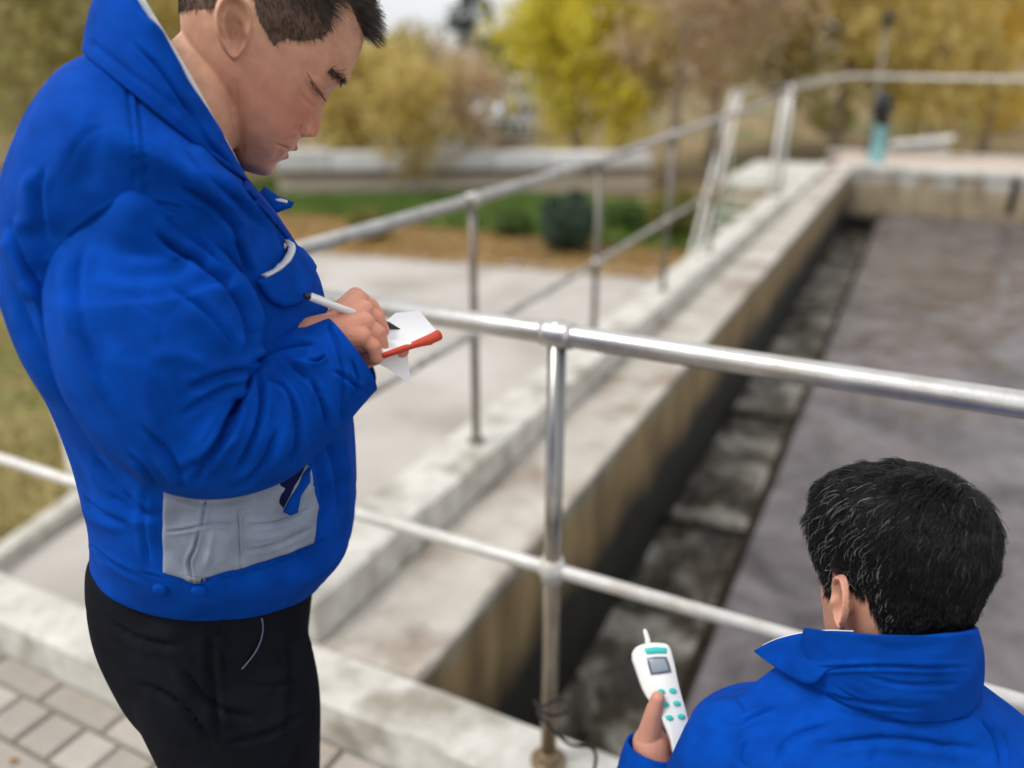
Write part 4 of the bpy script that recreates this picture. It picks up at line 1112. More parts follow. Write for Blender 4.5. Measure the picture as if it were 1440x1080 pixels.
# collar: a stand-and-fall band around the neck
def collar(keys_lo, keys_hi, ns, nv, thick, parent, strokes, name='collar', m=None, gap=None, bow=.006):
    """keys: centre, a, b for the lower and upper ring; gap: angle interval left open at the throat"""
    (c0, a0, b0), (c1, a1, b1) = keys_lo, keys_hi
    g0, g1 = gap
    th = np.linspace(g0, g1, ns); V = []
    for side in (1, -1):
        for j in range(nv + 1):
            t = j / nv; c = c0 * (1 - t) + c1 * t; a = a0 * (1 - t) + a1 * t; b = b0 * (1 - t) + b1 * t
            for k, q in enumerate(th):
                d = math.cos(q) * a + math.sin(q) * b; dn = unit(d)
                V.append(c + d + dn * (bow * math.sin(t * math.pi) + side * thick / 2))
    F = []; n = ns; off = (nv + 1) * n
    for s_, o_ in ((0, 0), (1, off)):
        for j in range(nv):
            for k in range(n - 1):
                f = (o_ + j * n + k, o_ + j * n + k + 1, o_ + (j + 1) * n + k + 1, o_ + (j + 1) * n + k); F.append(f if s_ == 0 else f[::-1])
    for k in range(n - 1):
        F.append((k + 1, k, off + k, off + k + 1)); t_ = nv * n; F.append((t_ + k, t_ + k + 1, off + t_ + k + 1, off + t_ + k))
    for j in range(nv):
        F.append((j * n, (j + 1) * n, off + (j + 1) * n, off + j * n)); q = n - 1; F.append(((j + 1) * n + q, j * n + q, off + j * n + q, off + (j + 1) * n + q))
    V = np.array(V)
    f = F[n * nv // 2]
    nn = np.cross(V[f[1]] - V[f[0]], V[f[2]] - V[f[1]])
    if nn @ (V[f[0]] - c0) < 0: F = [g[::-1] for g in F]
    V = clothnoise(V, vnormals(V, F), .002, 14, (0, 0, 1), 2, 8.0)
    V = crease(V, F, strokes)
    return mesh(name, V, F, m or M_blue, parent)
def ringv(L, Rr, hd, t=0.0):
    P, Q = tp(*L, t), tp(*Rr, t); return ((P + Q) / 2, (Q - P) / 2, n1 * hd)
collar(ringv((118, 72), (346, 252), .106), ringv((158, -52), (343, 243), .082), 220, 46, .004, man,
       [([(185, 58), (218, 90), (249, 132), (288, 194), (327, 233)], 5, -.006, 1, 'v'), ([(200, 20), (240, 62), (270, 105)], 8, .004), ([(130, 62), (179, 100), (240, 146), (300, 214)], 5, -.002, 0),
        ([(250, 140), (275, 165), (300, 210)], 12, -.006, 1, 'v'), ([(180, -10), (215, 30), (258, 75), (292, 126), (318, 178)], 3, -.0018, 0)],
       gap=(.04, 2 * math.pi - .10))
# head
def view_basis(px, py, D, fx, fy, yaw):
    O = at(px, py, D); n = -unit(ray(px, py)); ex = unit(RT - (RT @ n) * n); ey = np.cross(n, ex)
    l = math.hypot(fx, fy); fx /= l; fy /= l; c, s = math.cos(R(yaw)), math.sin(R(yaw))
    X = c * (fx * ex - fy * ey) - s * n; Y = fy * ex + fx * ey; Z = np.cross(X, Y)
    return Frame(O, X, Y, Z)
H1 = view_basis(400, 90, .92, .81, .58, 12)
def build_head(H, neck_end, neck_r, polyhair_px, mirror_side, ears, strokes, wide=1.0, haircap=None, voxel=.0016, nk=(-.052, -.06, 0)):
    V, F = head_grid(wide); V = gauss_feats(V)
    mb = MB(); mb.add(H.w(V), F)
    for (c, s, tl, ek) in ears:
        v, f = ear_mesh(c, s, .060 * ek, .035 * ek, tilt=tl); mb.add(H.w(v), f)
    p0 = H.w([-.045, .0, 0]); p1 = H.w(nk); p3 = np.array(neck_end); p2 = (p1 + p3) / 2
    mb.tube([p0, p1, p2, p3], [.048, neck_r * .98, neck_r, neck_r * 1.08], 32)
    V, F = remesh(mb, voxel, 3, .5)
    V = crease(V, F, strokes)
    return V, F
ST1 = [([(430, 100), (440, 117), (449, 128), (457, 139)], 2.0, -.0032, 1, 'v'), ([(427, 112), (437, 128), (447, 139)], 2.6, -.0012), ([(440, 108), (450, 118), (460, 128)], 4, .0016),
       ([(419, 192), (405, 200), (392, 213), (386, 224)], 4, -.0012), ([(388, 203), (397, 207), (408, 210)], 1.6, -.0028, 1), ([(431, 180), (424, 188), (428, 196)], 2.4, -.0016),
       ([(332, 110), (334, 150), (338, 190), (344, 225)], 3.2, -.0014), ([(322, 120), (326, 160), (333, 200)], 3.2, -.0012), ([(342, 130), (342, 165), (344, 195)], 4, -.0008),
       ([(470, 60), (477, 80), (480, 98)], 4, -.0007), ([(426, 176), (421, 184), (424, 192)], 1.8, -.0022), ([(418, 176), (406, 192), (396, 204)], 3, -.0012), ([(420, 130), (434, 146), (446, 152)], 3, -.0010),
       ([(338, 30), (330, 42), (326, 56)], 5, -.0035), ([(322, 8), (312, 24), (311, 44), (318, 62)], 2.6, -.0022)]
hv, hf = build_head(H1, tp(215, 205, .0), .060, None, 1, [((-.076, .001, .0705), 1, .52, 1.06), ((-.076, .001, -.0705), -1, .52, 1.06)], ST1)
loc = H1.l(hv)
mir = loc.copy(); mir[:, 2] = np.abs(mir[:, 2])
hx, hy = proj(H1.w(mir))
HP = [(150, -50), (205, 2), (228, 14), (262, 15), (303, 12), (312, -4), (330, -22), (352, -14), (358, 5), (366, 34), (373, 44), (385, 65), (396, 58), (404, 55), (428, 58), (451, 55), (464, 42), (468, 20), (474, -4), (488, -2), (500, 24), (512, 50), (528, 60), (580, 40), (580, -500), (150, -500)]
skin_ok = ~((loc[:, 0] < -.03) & (np.abs(loc[:, 2]) > .079))
hairm = poly_in(hx, hy, HP) & skin_ok
def tones(loc, hair, lipk=1.0):
    T_ = np.zeros((len(loc), 3)); x, y, z = loc.T; az = np.abs(z)
    T_[:, 0] = np.clip(.85 * np.exp(-((y + .035) / .035) ** 2 - ((az - .045) / .03) ** 2) + .9 * np.exp(-((y + .046) / .012) ** 2) * (x > .058) + .8 * ((az > .080) & (x < -.035)) + .25, 0, 1) * np.clip((x + .08) / .04, .15, 1)
    T_[:, 1] = hair * .80
    T_[:, 2] = lipk * (x > .035) * (az < .026) * (np.exp(-((y + .0735) / .005) ** 2) * .7 + np.exp(-((y + .087) / .005) ** 2) * .8)
    T_[:, 2] += (x > .0) * np.exp(-((y + .004) / .0035) ** 2 - ((az - .034) / .012) ** 2) * .35
    return np.clip(T_, 0, 1)
t1 = tones(loc, hairm)

# ---- hands: palm, four unequal bent fingers and a thumb, grown as one skin
def hand_mesh(wrist, palm, fingers, thumb, voxel=.0013):
    mb = MB()
    capsule(mb, wrist[0], wrist[1], wrist[2], wrist[3], 20)
    for a, b, r1, r2 in palm: capsule(mb, a, b, r1, r2)
    for pts, r in fingers: chain(mb, pts, r)
    chain(mb, *thumb)
    return remesh(mb, voxel, 3, .5)
def P(px, py, D): return at(px, py, D)
wr = P(468, 470, 0.897)
fi = [([P(504, 424, 0.937), P(520, 430, 0.947), P(531, 445, 0.950), P(526, 458, 0.944)], [.0105, .0098, .0088, .0078]),
      ([P(511, 438, 0.924), P(529, 448, 0.930), P(537, 464, 0.934), P(528, 474, 0.938)], [.0108, .0100, .0090, .0080]),
      ([P(512, 456, 0.910), P(531, 468, 0.914), P(536, 486, 0.920), P(524, 492, 0.930)], [.0104, .0096, .0088, .0078]),
      ([P(508, 474, 0.898), P(525, 488, 0.902), P(529, 503, 0.908), P(516, 507, 0.920)], [.0094, .0088, .0080, .0070])]
pal = [(wr, P(504, 424, 0.937), .022, .0125), (wr, P(511, 438, 0.924), .024, .0135), (wr, P(512, 456, 0.910), .024, .0135), (wr, P(508, 474, 0.898), .022, .0120), (P(480, 455, 0.907), P(500, 448, 0.920), .020, .016)]
th = ([P(474, 452, 0.917), P(486, 432, 0.937), P(500, 416, 0.957), P(514, 424, 0.967)], [.016, .0125, .0105, .0085])
h1v, h1f = hand_mesh((P(440, 478, .895), wr, .026, .0245), pal, fi, th)
# left hand under the notebook, mostly hidden
lw_ = P(500, 500, 1.03)
lf_ = [([P(530, 490 + k * 3, 1.02 - k * .012), P(552, 486 + k * 4, 1.01 - k * .012), P(566, 482 + k * 4, .995 - k * .012)], [.0100, .0092, .0078]) for k in range(4)]
lth = ([P(520, 486, 1.03), P(540, 466, 1.025), P(556, 456, 1.015)], [.013, .0105, .0085])
lp_ = [(lw_, f[0][0], .022, .012) for f in lf_]
h2v, h2f = hand_mesh((P(470, 520, 1.05), lw_, .026, .024), lp_, lf_, lth, .0016)
# the rest of the body, inside the clothes
def inner(pts, rad):
    mb = MB(); chain(mb, pts, rad); return mb
mb = MB()
hipc = np.array([A1[0], A1[1], .92])
chain(mb, [tp(215, 205), tp(205, 300), tp(240, 480), tp(285, 680), tp(290, 780)], [.062, .09, .10, .10, .09])
for s in (1, -1):
    sh = tp(200, 330) + n1 * .09 * s
    chain(mb, [tp(205, 290), sh], [.06, .04])
chain(mb, [tp(200, 330) + n1 * .09, P(228, 480, .84), P(262, 590, .84)], [.045, .048, .042]); chain(mb, [P(262, 590, .83), P(400, 545, .875), P(452, 480, .915)], [.040, .034, .026])
chain(mb, [tp(200, 300) - n1 * .13, P(300, 480, 1.10), P(330, 600, 1.09)], [.05, .048, .042]); chain(mb, [P(330, 600, 1.09), P(420, 560, 1.07), P(480, 515, 1.05)], [.040, .034, .026])
for s in (1, -1):
    c0i = (tp(244, 1110) + tp(434, 1110)) / 2 + n1 * .070 * s
    chain(mb, [(tp(190, 900) + tp(432, 890)) / 2 + n1 * .06 * s, np.array([c0i[0], c0i[1], .62]), np.array([c0i[0], c0i[1], .42]), np.array([c0i[0], c0i[1], .10])], [.065, .055, .045, .036])
bv, bf = remesh(mb, .011, 3)
body_object('body', [(hv, hf), (h1v, h1f), (h2v, h2f), (bv, bf)], M_skin1, man,
            [t1, np.tile([.75, 0, 0], (len(h1v), 1)), np.tile([.6, 0, 0], (len(h2v), 1)), notone(bv)])
# hair, brow, lash
M_hair1 = hair_mat('short_dark_hair', (0.035, 0.026, 0.020), (0.12, 0.10, 0.085), .80, .5)
N_ = vnormals(hv, hf)
idx = np.where(hairm & (loc[:, 1] > -.05))[0]
side = np.abs(loc[idx, 2]) / .078
wgt = np.where(loc[idx, 1] < .075, 1.0, 1.2); wgt = wgt / wgt.sum()
pick = rng.choice(idx, 15000, p=wgt)
roots = hv[pick] + rng.normal(0, .0009, (len(pick), 3)); lo = loc[pick]
topk = np.clip((lo[:, 1] - .055) / .03, 0, 1)[:, None]
ln = (.0042 + .017 * topk) * rng.uniform(.7, 1.25, (len(pick), 1))
fl = H1.A[0] * (.55 + .3 * topk) + H1.A[1] * (-.75 + .75 * topk); jit = rng.normal(0, .22, (len(pick), 3))
dd = N_[pick] * (.55 + .35 * topk) + fl + jit; dd /= np.linalg.norm(dd, axis=1, keepdims=True)
make_hair('hair', roots, lambda t: roots + dd * ln * t + (H1.A[0] * .25 - H1.A[1] * .2) * ln * t * t, M_hair1, man, 4, .00026)
# eyebrow
def on_head(x, y, zs=1):
    """surface point of the head near local x,y on the given side"""
    m_ = (loc[:, 2] * zs > .004); d = (loc[:, 0] - x) ** 2 + (loc[:, 1] - y) ** 2 + np.where(m_, 0, 9); return int(np.argmin(d))
px_, py_ = proj(hv); fr = (loc[:, 2] > 0)
def nearest_px(x, y):
    d = (px_ - x) ** 2 + (py_ - y) ** 2 + np.where((N_ * (CAM - hv)).sum(1) > 0, 0, 1e9) + np.where(fr | (loc[:, 0] > .05), 0, 1e6); return int(np.argmin(d))
brx = smooth_poly([(463, 98), (470, 103), (477, 109), (482, 115)], 8); rb_ = []; db_ = []
for i in range(230):
    q = brx[rnd.randrange(len(brx))]; s_ = rnd.gauss(0, 3.0); k = nearest_px(q[0] + s_ * .7, q[1] - s_ * .6); rb_.append(hv[k]); db_.append(unit(N_[k] * .5 + H1.A[1] * rnd.uniform(-.3, .5) - H1.A[2] * rnd.uniform(-.2, .6) - H1.A[0] * .1) * rnd.uniform(.004, .007))
rb_ = np.array(rb_); db_ = np.array(db_)
make_hair('eyebrow', rb_, lambda t: rb_ + db_ * t, M_hair1, man, 4, .00024)
lx = smooth_poly([(436, 113), (443, 124), (450, 132), (456, 139)], 10); rl = []; dl = []
for i in range(150):
    q = lx[rnd.randrange(len(lx))]; k = nearest_px(q[0] + rnd.gauss(0, .5), q[1] + rnd.gauss(0, .5)); rl.append(hv[k]); dl.append(unit(N_[k] * .8 - H1.A[1] * .7 + H1.A[0] * .3) * rnd.uniform(.002, .0045))
rl = np.array(rl); dl = np.array(dl)
make_hair('eyelash', rl, lambda t: rl + dl * t, M_hair1, man, 4, .0003)
# right sleeve
SL = [(P(190, 268, .765), .006), (P(194, 289, .748), .021), (P(197, 314, .766), .050), (P(200, 343, .784), .074), (P(207, 392, .803), .0935), (P(219, 452, .812), .0985), (P(234, 520, .814), .0945), (P(256, 578, .822), .0800), (P(300, 606, .838), .0735), (P(350, 594, .856), .0700),
      (P(405, 562, .880), .0640), (P(450, 530, .890), .0560), (P(480, 508, .898), .0500), (P(493, 499, .902), .0475)]
sv, sf, sn = tube_loft([p for p, r in SL], [r for p, r in SL], 16, 230)
sv = clothnoise(sv, vnormals(sv, sf), .0045, 10.0, (0, 0, 1), 1.6, 11.0, .25)
SS = [([(221, 284), (262, 318), (305, 362), (338, 400), (355, 440), (358, 500)], 7, .007, 1), ([(216, 326), (240, 345), (280, 372), (320, 405), (342, 448), (350, 500)], 9, -.013, 1, 'v'),
      ([(225, 300), (270, 335), (318, 385)], 6, -.005, 1, 'v'), ([(250, 365), (300, 420), (330, 470)], 9, .005), ([(240, 400), (290, 440), (335, 500)], 8, -.0055, 1, 'v'),
      ([(100, 350), (90, 400), (98, 450), (125, 520), (165, 590)], 9, .005), ([(120, 340), (108, 400), (120, 470), (160, 560)], 10, -.004, 1, 'v'),
      ([(250, 430), (300, 460), (345, 500)], 16, .005), ([(356, 520), (335, 560), (318, 598), (296, 640), (270, 676)], 9, -.014, 1, 'v'), ([(342, 520), (312, 560), (285, 610), (262, 645)], 9, .007),
      ([(356, 520), (312, 528), (262, 548)], 9, -.009, 1, 'v'), ([(352, 530), (305, 548), (255, 585)], 8, -.006, 1, 'v'), ([(360, 520), (368, 560), (362, 600), (345, 640), (330, 668)], 7, -.010, 1, 'v'), ([(350, 545), (342, 590), (322, 640)], 7, .006),
      ([(354, 512), (385, 494), (415, 486), (445, 484)], 6, -.009, 1, 'v'), ([(352, 505), (390, 478), (430, 466)], 7, .005), ([(362, 520), (395, 512), (430, 512), (455, 520)], 6, .006),
      ([(366, 528), (392, 540), (412, 570), (418, 620), (405, 660)], 7, -.009, 1, 'v'), ([(380, 530), (400, 560), (400, 610), (385, 660)], 6, .006), ([(432, 512), (446, 508), (458, 499)], 3.5, -.009, 1, 'v'),
      ([(395, 505), (432, 530), (455, 570), (460, 610)], 7, -.008, 1, 'v'), ([(440, 482), (434, 520), (440, 570)], 6, .005), ([(330, 600), (290, 640), (250, 665)], 8, -.007, 1, 'v'), ([(390, 600), (370, 650), (330, 690)], 7, -.008, 1, 'v'),
      ([(462, 458), (477, 490), (484, 530), (482, 590)], 2.6, -.004, 0), ([(466, 456), (481, 488), (489, 530), (487, 580)], 2.5, .002, 0), ([(470, 520), (492, 535), (506, 550)], 5, -.006, 1, 'v'), ([(495, 505), (503, 530), (498, 560)], 5, -.005, 1, 'v'),
      ([(150, 470), (200, 540), (232, 620)], 16, .005), ([(300, 520), (255, 500), (205, 500)], 10, .004), ([(215, 640), (250, 672), (300, 690)], 8, .004), ([(200, 600), (240, 640), (262, 690)], 8, -.005, 1, 'v'),
      ([(181, 640), (200, 655), (225, 690)], 6, -.005, 1, 'v')]
sv = crease(sv, sf, SS)
# cuff opening: turn inwards
last = sv[-230:]; cc = last.mean(0); inn = [cc + (last - cc) * .90, cc + (last - cc) * .86 - unit(SL[-1][0] - SL[-2][0]) * .03]
base = len(sv); sv = np.concatenate([sv] + inn)
for j in range(2):
    for k in range(230):
        a = base - 230 + j * 230 + k; b = base - 230 + j * 230 + (k + 1) % 230; sf.append((a, b, b + 230, a + 230))
f0 = sf[sn // 2 * 230]; ce = sv[(sn // 2) * 230:(sn // 2 + 1) * 230].mean(0)
if np.cross(sv[f0[1]] - sv[f0[0]], sv[f0[2]] - sv[f0[1]]) @ (sv[f0[0]] - ce) < 0: sf = [f[::-1] for f in sf]
mesh('sleeve', sv, sf, M_blue, man)
# left sleeve (behind)
SL2 = [(tp(220, 300) - n1 * .12, .07), (P(262, 400, 1.08), .085), (P(300, 500, 1.10), .08), (P(335, 590, 1.09), .070), (P(400, 575, 1.075), .062), (P(460, 535, 1.055), .052), (P(492, 508, 1.04), .045)]
v, f, n = tube_loft([p for p, r in SL2], [r for p, r in SL2], 8, 60)
v = clothnoise(v, vnormals(v, f), .004, 10); mesh('sleeve', v, f[::-1], M_blue, man)
# grey side panel, pocket, reflective piping, snaps
tree_a = bvh(jv, jf)
patch('grey_panel', tree_a, [(231, 680), (300, 660), (380, 640), (436, 655), (441, 690), (448, 712), (444, 742), (438, 764), (400, 778), (341, 797), (300, 808), (272, 818), (258, 812), (230, 804)], M_grey, man, .0055, .003, 1.5, .9, wav=.004,
      strokes=[([(232, 748), (262, 744), (300, 736), (332, 738)], 3.5, -.0035, 1, 'v'), ([(280, 744), (274, 770), (266, 790), (271, 816)], 3.5, -.004, 1, 'v'), ([(291, 700), (285, 730), (283, 745)], 4, -.003, 1, 'v'), ([(300, 742), (296, 772), (288, 800)], 5, .003),
               ([(346, 738), (390, 735), (436, 715)], 5, -.0035, 1, 'v'), ([(346, 775), (390, 765), (440, 742)], 5, -.003, 1, 'v'), ([(240, 700), (300, 712), (360, 700)], 5, -.003, 1, 'v'), ([(345, 758), (390, 752), (438, 730)], 5, .003), ([(336, 720), (339, 798)], 2, -.002, 0)])
patch('pocket_welt', tree_a, [(334, 722), (341, 720), (343, 795), (337, 797)], M_grey, man, .0065, .003, 1.5, .9)
patch('pocket_mouth', tree_a, [(385, 690), (388, 668), (409, 655), (419, 650), (428, 652), (412, 684), (396, 714), (385, 704)], M_navy, man, .0075, .002, 1.5, .9)
patch('pocket_lining', tree_a, [(395, 717), (408, 690), (422, 664), (434, 652), (433, 672), (419, 694), (415, 718), (405, 722)], M_blue, man, .011, .002, 1.5, .9)
patch('chest_flap', tree_a, [(357, 395), (375, 384), (396, 370), (408, 345), (420, 352), (434, 368), (440, 378), (436, 400), (428, 420), (412, 430), (394, 433), (376, 424), (364, 408)], M_blue, man, .009, .005, 1.5, .9)
patch('reflective_piping', tree_a, [(362, 386), (378, 379), (391, 367), (397, 356), (400, 346), (407, 349), (406, 360), (400, 372), (388, 382), (368, 392)], M_silver, man, .0125, .002, 1.5, .9)
patch('zip_placket', tree_a, [(342, 252), (350, 256), (372, 286), (392, 312), (408, 332), (402, 336), (386, 316), (364, 290), (342, 262)], M_bluedk, man, .004, .003, 1.5, .95)
for (px, py) in ((226, 829), (280, 830)):
    hh = cast(tree_j, px, min(py, 835))
    c = np.array(hh[0]) if hh[0] is not None else tp(px, py, .12); nn = unit(np.array(hh[1]) if hh[0] is not None else n1)
    b = MB(); b.tube([c - nn * .001, c + nn * .002, c + nn * .004, c + nn * .0045], [.0085, .0085, .0065, .003], 20); b.build('snap_button', M_blue, man)
# far lapel tip and shirt
lap = [P(372, 262, .985), P(392, 276, .99), P(414, 285, .985), P(410, 292, .98), P(388, 300, .97), P(374, 292, .965), P(362, 276, .968)]
c = sum(lap) / len(lap); b = MB(); V = lap + [c + n1 * .006] + [q - n1 * .004 for q in lap] + [c]; k = len(lap)
b.add(V, [(i, (i + 1) % k, k) for i in range(k)] + [((i + 1) % k + k + 1, i + k + 1, 2 * k + 1) for i in range(k)] + [((i + 1) % k, i, i + k + 1, (i + 1) % k + k + 1) for i in range(k)]).build('lapel_tip', M_blue, man)
MB().tube([P(382, 284, .978), P(394, 283, .98), P(404, 284, .98)], [.003, .0035, .002], 10).build('lapel_lining', M_shirt, man)
def ringv2(L, Rr, hd): return ringv(L, Rr, hd)
collar(ringv((165, 60), (336, 252), .060), ringv((186, -30), (345, 247), .052), 120, 14, .002, man, [], name='shirt_collar', m=M_shirt, gap=(.02, 2 * math.pi - .02), bow=.002)
# trousers
TK = [rg((150, 770), (432, 770), .100), rg((126, 792), (446, 788), .112), rg((122, 815), (441, 810), .120), rg((125, 850), (437, 845), .128), rg((134, 892), (435, 880), .134), rg((152, 930), (436, 920), .138), rg((180, 975), (437, 965), .134), rg((215, 1010), (432, 1000), .11)]
tmb = MB()
def addl(keys, nr=8, ns=60):
    v, f, n = ring_loft(keys, nr, ns); f = list(f) + [tuple(range(ns))[::-1], tuple(range(len(v) - ns, len(v)))]; tmb.add(v, f)
addl(TK)
cents = []
for s in (1, -1):
    LK = [rg((180, 860), (425, 850), .05), rg((178, 910), (434, 900), .076), rg((192, 955), (437, 945), .084), rg((214, 1005), (438, 995), .086), rg((237, 1060), (436, 1060), .084), rg((244, 1110), (434, 1110), .083)]
    c0_ = LK[-1][0].copy()
    for z, r in [(.42, .080), (.30, .074), (.12, .070), (.055, .073)]: LK.append((np.array([c0_[0], c0_[1], z]), h1 * r, n1 * r * .95, 2.2))
    LK = [(c + n1 * (.070 * s), a, b_, e) for c, a, b_, e in LK]
    addl(LK); cents.append(c0_ + n1 * .07 * s)
c1_, c2_ = cents
v, f = remesh(tmb, .0055, 6)
v = clothnoise(v, vnormals(v, f), .005, 8, (0, 0, 1), 2.2, 21., .4)
v = crease(v, f, [([(132, 812), (180, 842), (245, 856)], 5, -.004, 1, 'v'), ([(371, 868), (368, 895), (352, 925), (335, 945)], 3.5, -.005, 1, 'v'), ([(230, 860), (250, 920), (262, 1000)], 20, .005), ([(300, 870), (296, 940), (310, 1040)], 9, -.006, 1, 'v'), ([(340, 960), (380, 965), (420, 955)], 6, -.004, 1, 'v'), ([(250, 930), (300, 990), (360, 1010)], 9, -.007, 1, 'v'), ([(150, 870), (200, 900), (260, 905)], 8, -.006, 1, 'v'), ([(190, 960), (250, 985), (300, 1050)], 8, -.007, 1, 'v'), ([(400, 880), (410, 960), (400, 1050)], 9, -.006, 1, 'v'), ([(310, 858), (308, 900), (318, 950)], 4, -.005, 1, 'v'), ([(430, 1000), (380, 1030), (320, 1045)], 7, -.006, 1, 'v')])
mesh('trousers', v, f, M_black, man)
tt = bvh(v, f)

M_pipe = mat('pocket_piping', (.10, .13, .2), .6)
pe = []
for q in smooth_poly([(368, 868), (370, 885), (364, 908), (352, 926), (340, 940)], 4):
    hq = cast(tt, q[0], q[1])
    if hq[0] is not None: pe.append(np.array(hq[0]) + n1 * .0012)
for _ in range(4): pe[1:-1] = [(pe[i - 1] + pe[i] * 2 + pe[i + 1]) / 4 for i in range(1, len(pe) - 1)]
MB().tube(pe, .0011, 8).build('pocket_edge', M_pipe, man)
hh = cast(tt, 226, 852)
MB().tube([P(222, 851, .955), P(228, 853, .95), P(236, 853.5, .948)], .0016, 8).build('belt_buckle', M_steel, man)
for c in (c1_, c2_):
    b = MB(); f0 = np.array([c[0], c[1], 0])
    V_ = []
    K = [(f0 - h1 * .10 + np.array([0, 0, .045]), n1 * .030, np.array([0, 0, .040]), 2.4), (f0 - h1 * .06 + np.array([0, 0, .055]), n1 * .038, np.array([0, 0, .050]), 2.4), (f0 + h1 * .02 + np.array([0, 0, .052]), n1 * .043, np.array([0, 0, .047]), 2.5),
         (f0 + h1 * .10 + np.array([0, 0, .036]), n1 * .050, np.array([0, 0, .032]), 2.6), (f0 + h1 * .17 + np.array([0, 0, .027]), n1 * .044, np.array([0, 0, .023]), 2.4), (f0 + h1 * .20 + np.array([0, 0, .022]), n1 * .018, np.array([0, 0, .012]), 2.2)]
    v, f, n = ring_loft(K, 6, 36); ns = 36; f.append(tuple(range(ns))); f.append(tuple(range(len(v) - ns, len(v))))
    mesh('shoe', v, f, M_shoe, man)

# ------------------------------------------------------------------ notebook and pen
nb = empty('notebook', tuple(P(575, 470, .96))); tag(nb, 'open notebook with white pages and red cover edge held by the standing man', 'notebook')
q = [P(524, 468, .925), P(560, 438, 1.0), P(590, 437, 1.03), P(618, 470, .985), P(538, 497, .905)]
q[1] = P(556, 440, 1.0)
cn = unit(np.cross(q[3] - q[4], q[2] - q[3])); cn = cn if cn[2] > 0 else -cn
def sheetmesh(pts, n, thick, m, name, parent, curl=0.0):
    b = MB(); k = len(pts); c = sum(pts) / k + n * curl
    V = [p for p in pts] + [c] + [p - n * thick for p in pts] + [c - n * thick]
    F = [(i, (i + 1) % k, k) for i in range(k)] + [((i + 1) % k + k + 1, i + k + 1, 2 * k + 1) for i in range(k)] + [((i + 1) % k, i, i + k + 1, (i + 1) % k + k + 1) for i in range(k)]
    b.add(V, F, False); return b.build(name, m, parent)
sheetmesh(q, cn, .0045, M_paper, 'page', nb, .001)
q2 = [p - cn * .0055 for p in q]; cq = sum(q2) / len(q2); q2 = [cq + (p - cq) * 1.015 for p in q2]
sheetmesh(q2, cn, .0022, M_red, 'cover', nb)
# rolled red edge
MB().tube([P(538, 499, .904), P(575, 487, .945), P(605, 477, .975), P(617, 471, .984)], [.0022, .004, .0062, .0066], 12).build('rolled_edge', M_red, nb)
MB().tube([P(592, 484, .962), P(605, 480, .974), P(613, 475, .982)], [.0030, .0045, .003], 12).build('cover_fold', M_red, nb)
g0 = [P(528, 500, .93), P(545, 494, .94), P(572, 489, .965), P(575, 515, .962), P(578, 541, .955), P(562, 530, .945), P(545, 518, .935), P(532, 512, .93)]
lz = MB(); c = sum(g0) / 8 - n1 * .006; V = g0 + [c] + [p - n1 * .0006 for p in g0] + [c - n1 * .0006]
lz.add(V, [(i, (i + 1) % 8, 8) for i in range(8)] + [((i + 1) % 8 + 9, i + 9, 17) for i in range(8)]); lz.build('loose_page', M_paper, nb)
pen = empty('pen', tuple(P(500, 440, .98))); tag(pen, 'white ballpoint pen with black tip in the hand of the standing man', 'pen')
pa, pb = P(433, 417, .850), P(566, 465, .968); dpen = pb - pa
MB().tube([pa, pa + dpen * .03, pa + dpen * .30, pa + dpen * .66], [.0028, .0036, .0042, .0042], 16).build('barrel', M_white, pen)
MB().tube([pa + dpen * .66, pa + dpen * .70, pa + dpen * .84, pa + dpen * .90, pa + dpen * .985, pa + dpen], [.0042, .0046, .0042, .0028, .0011, .0005], 16).build('grip', M_dark, pen)
MB().tube([pa - dpen * .03, pa + dpen * .035], [.0028, .0034], 12).build('push_button', M_dark, pen)
MB().box(-.5, .5, -.5, .5, -.5, .5, rot=lambda v: Vector(pa + dpen * (.14 + v.x * .2) + np.array([0, 0, .0048 + v.z * .0014]) + n1 * v.y * .004)).build('clip', M_white, pen)

# ------------------------------------------------------------------ the crouching man
man2 = empty('person', (.12, .72, 0)); tag(man2, 'crouching black haired man in blue jacket seen from behind holding a white meter', 'person')
M_skin2 = skin_mat('skin_warm', (0.58, 0.33, 0.21), (0.58, 0.27, 0.20))
az2 = R(-47); f2 = np.array([math.sin(az2), math.cos(az2), 0]); pit = R(19)
X2 = f2 * math.cos(pit) - np.array([0, 0, math.sin(pit)]); Zr = np.cross(f2, [0, 0, 1]); Y2 = np.cross(np.cross(X2, Zr) * 0 + Zr, X2)
Y2 = unit(np.cross(Zr, X2)); Z2 = np.cross(X2, Y2)
roll = R(4); Y2r = Y2 * math.cos(roll) + Z2 * math.sin(roll); Z2r = np.cross(X2, Y2r)
O2 = at(1231, 808, .95)
H2 = Frame(O2, X2, Y2r, Z2r, 1.0)
lat2 = unit(np.array([math.cos(R(-12)), -math.sin(R(-12)), 0]) * np.array([1, 1, 1]))
nbk2 = np.array([.055, .875, .90])
hv2, hf2 = build_head(H2, nbk2, .050, None, 1, [((-.040, -.010, .0765), 1, .12, 1.06), ((-.040, -.010, -.0765), -1, .12, 1.06)], [], wide=.93, nk=(-.042, -.055, 0))
loc2 = H2.l(hv2); x_, y_, z_ = loc2.T; az_ = np.abs(z_)
hl = np.where(x_ > .03, .075 - .2 * (az_ - .02), np.where(x_ > -.012, -.012 + np.clip((x_ - .005) * 3.2, 0, .09), np.where(x_ > -.056, .030 - np.clip((-.03 - x_) * 1.4, 0, .03), np.where(x_ > -.075, .030 - (-.056 - x_) * 5.2, -.074))))
hair2 = (y_ > hl) & ~((az_ > .081) & (y_ < .035) & (x_ < -.01))
t2 = tones(loc2, hair2); t2[:, 1] = hair2 * 1.0
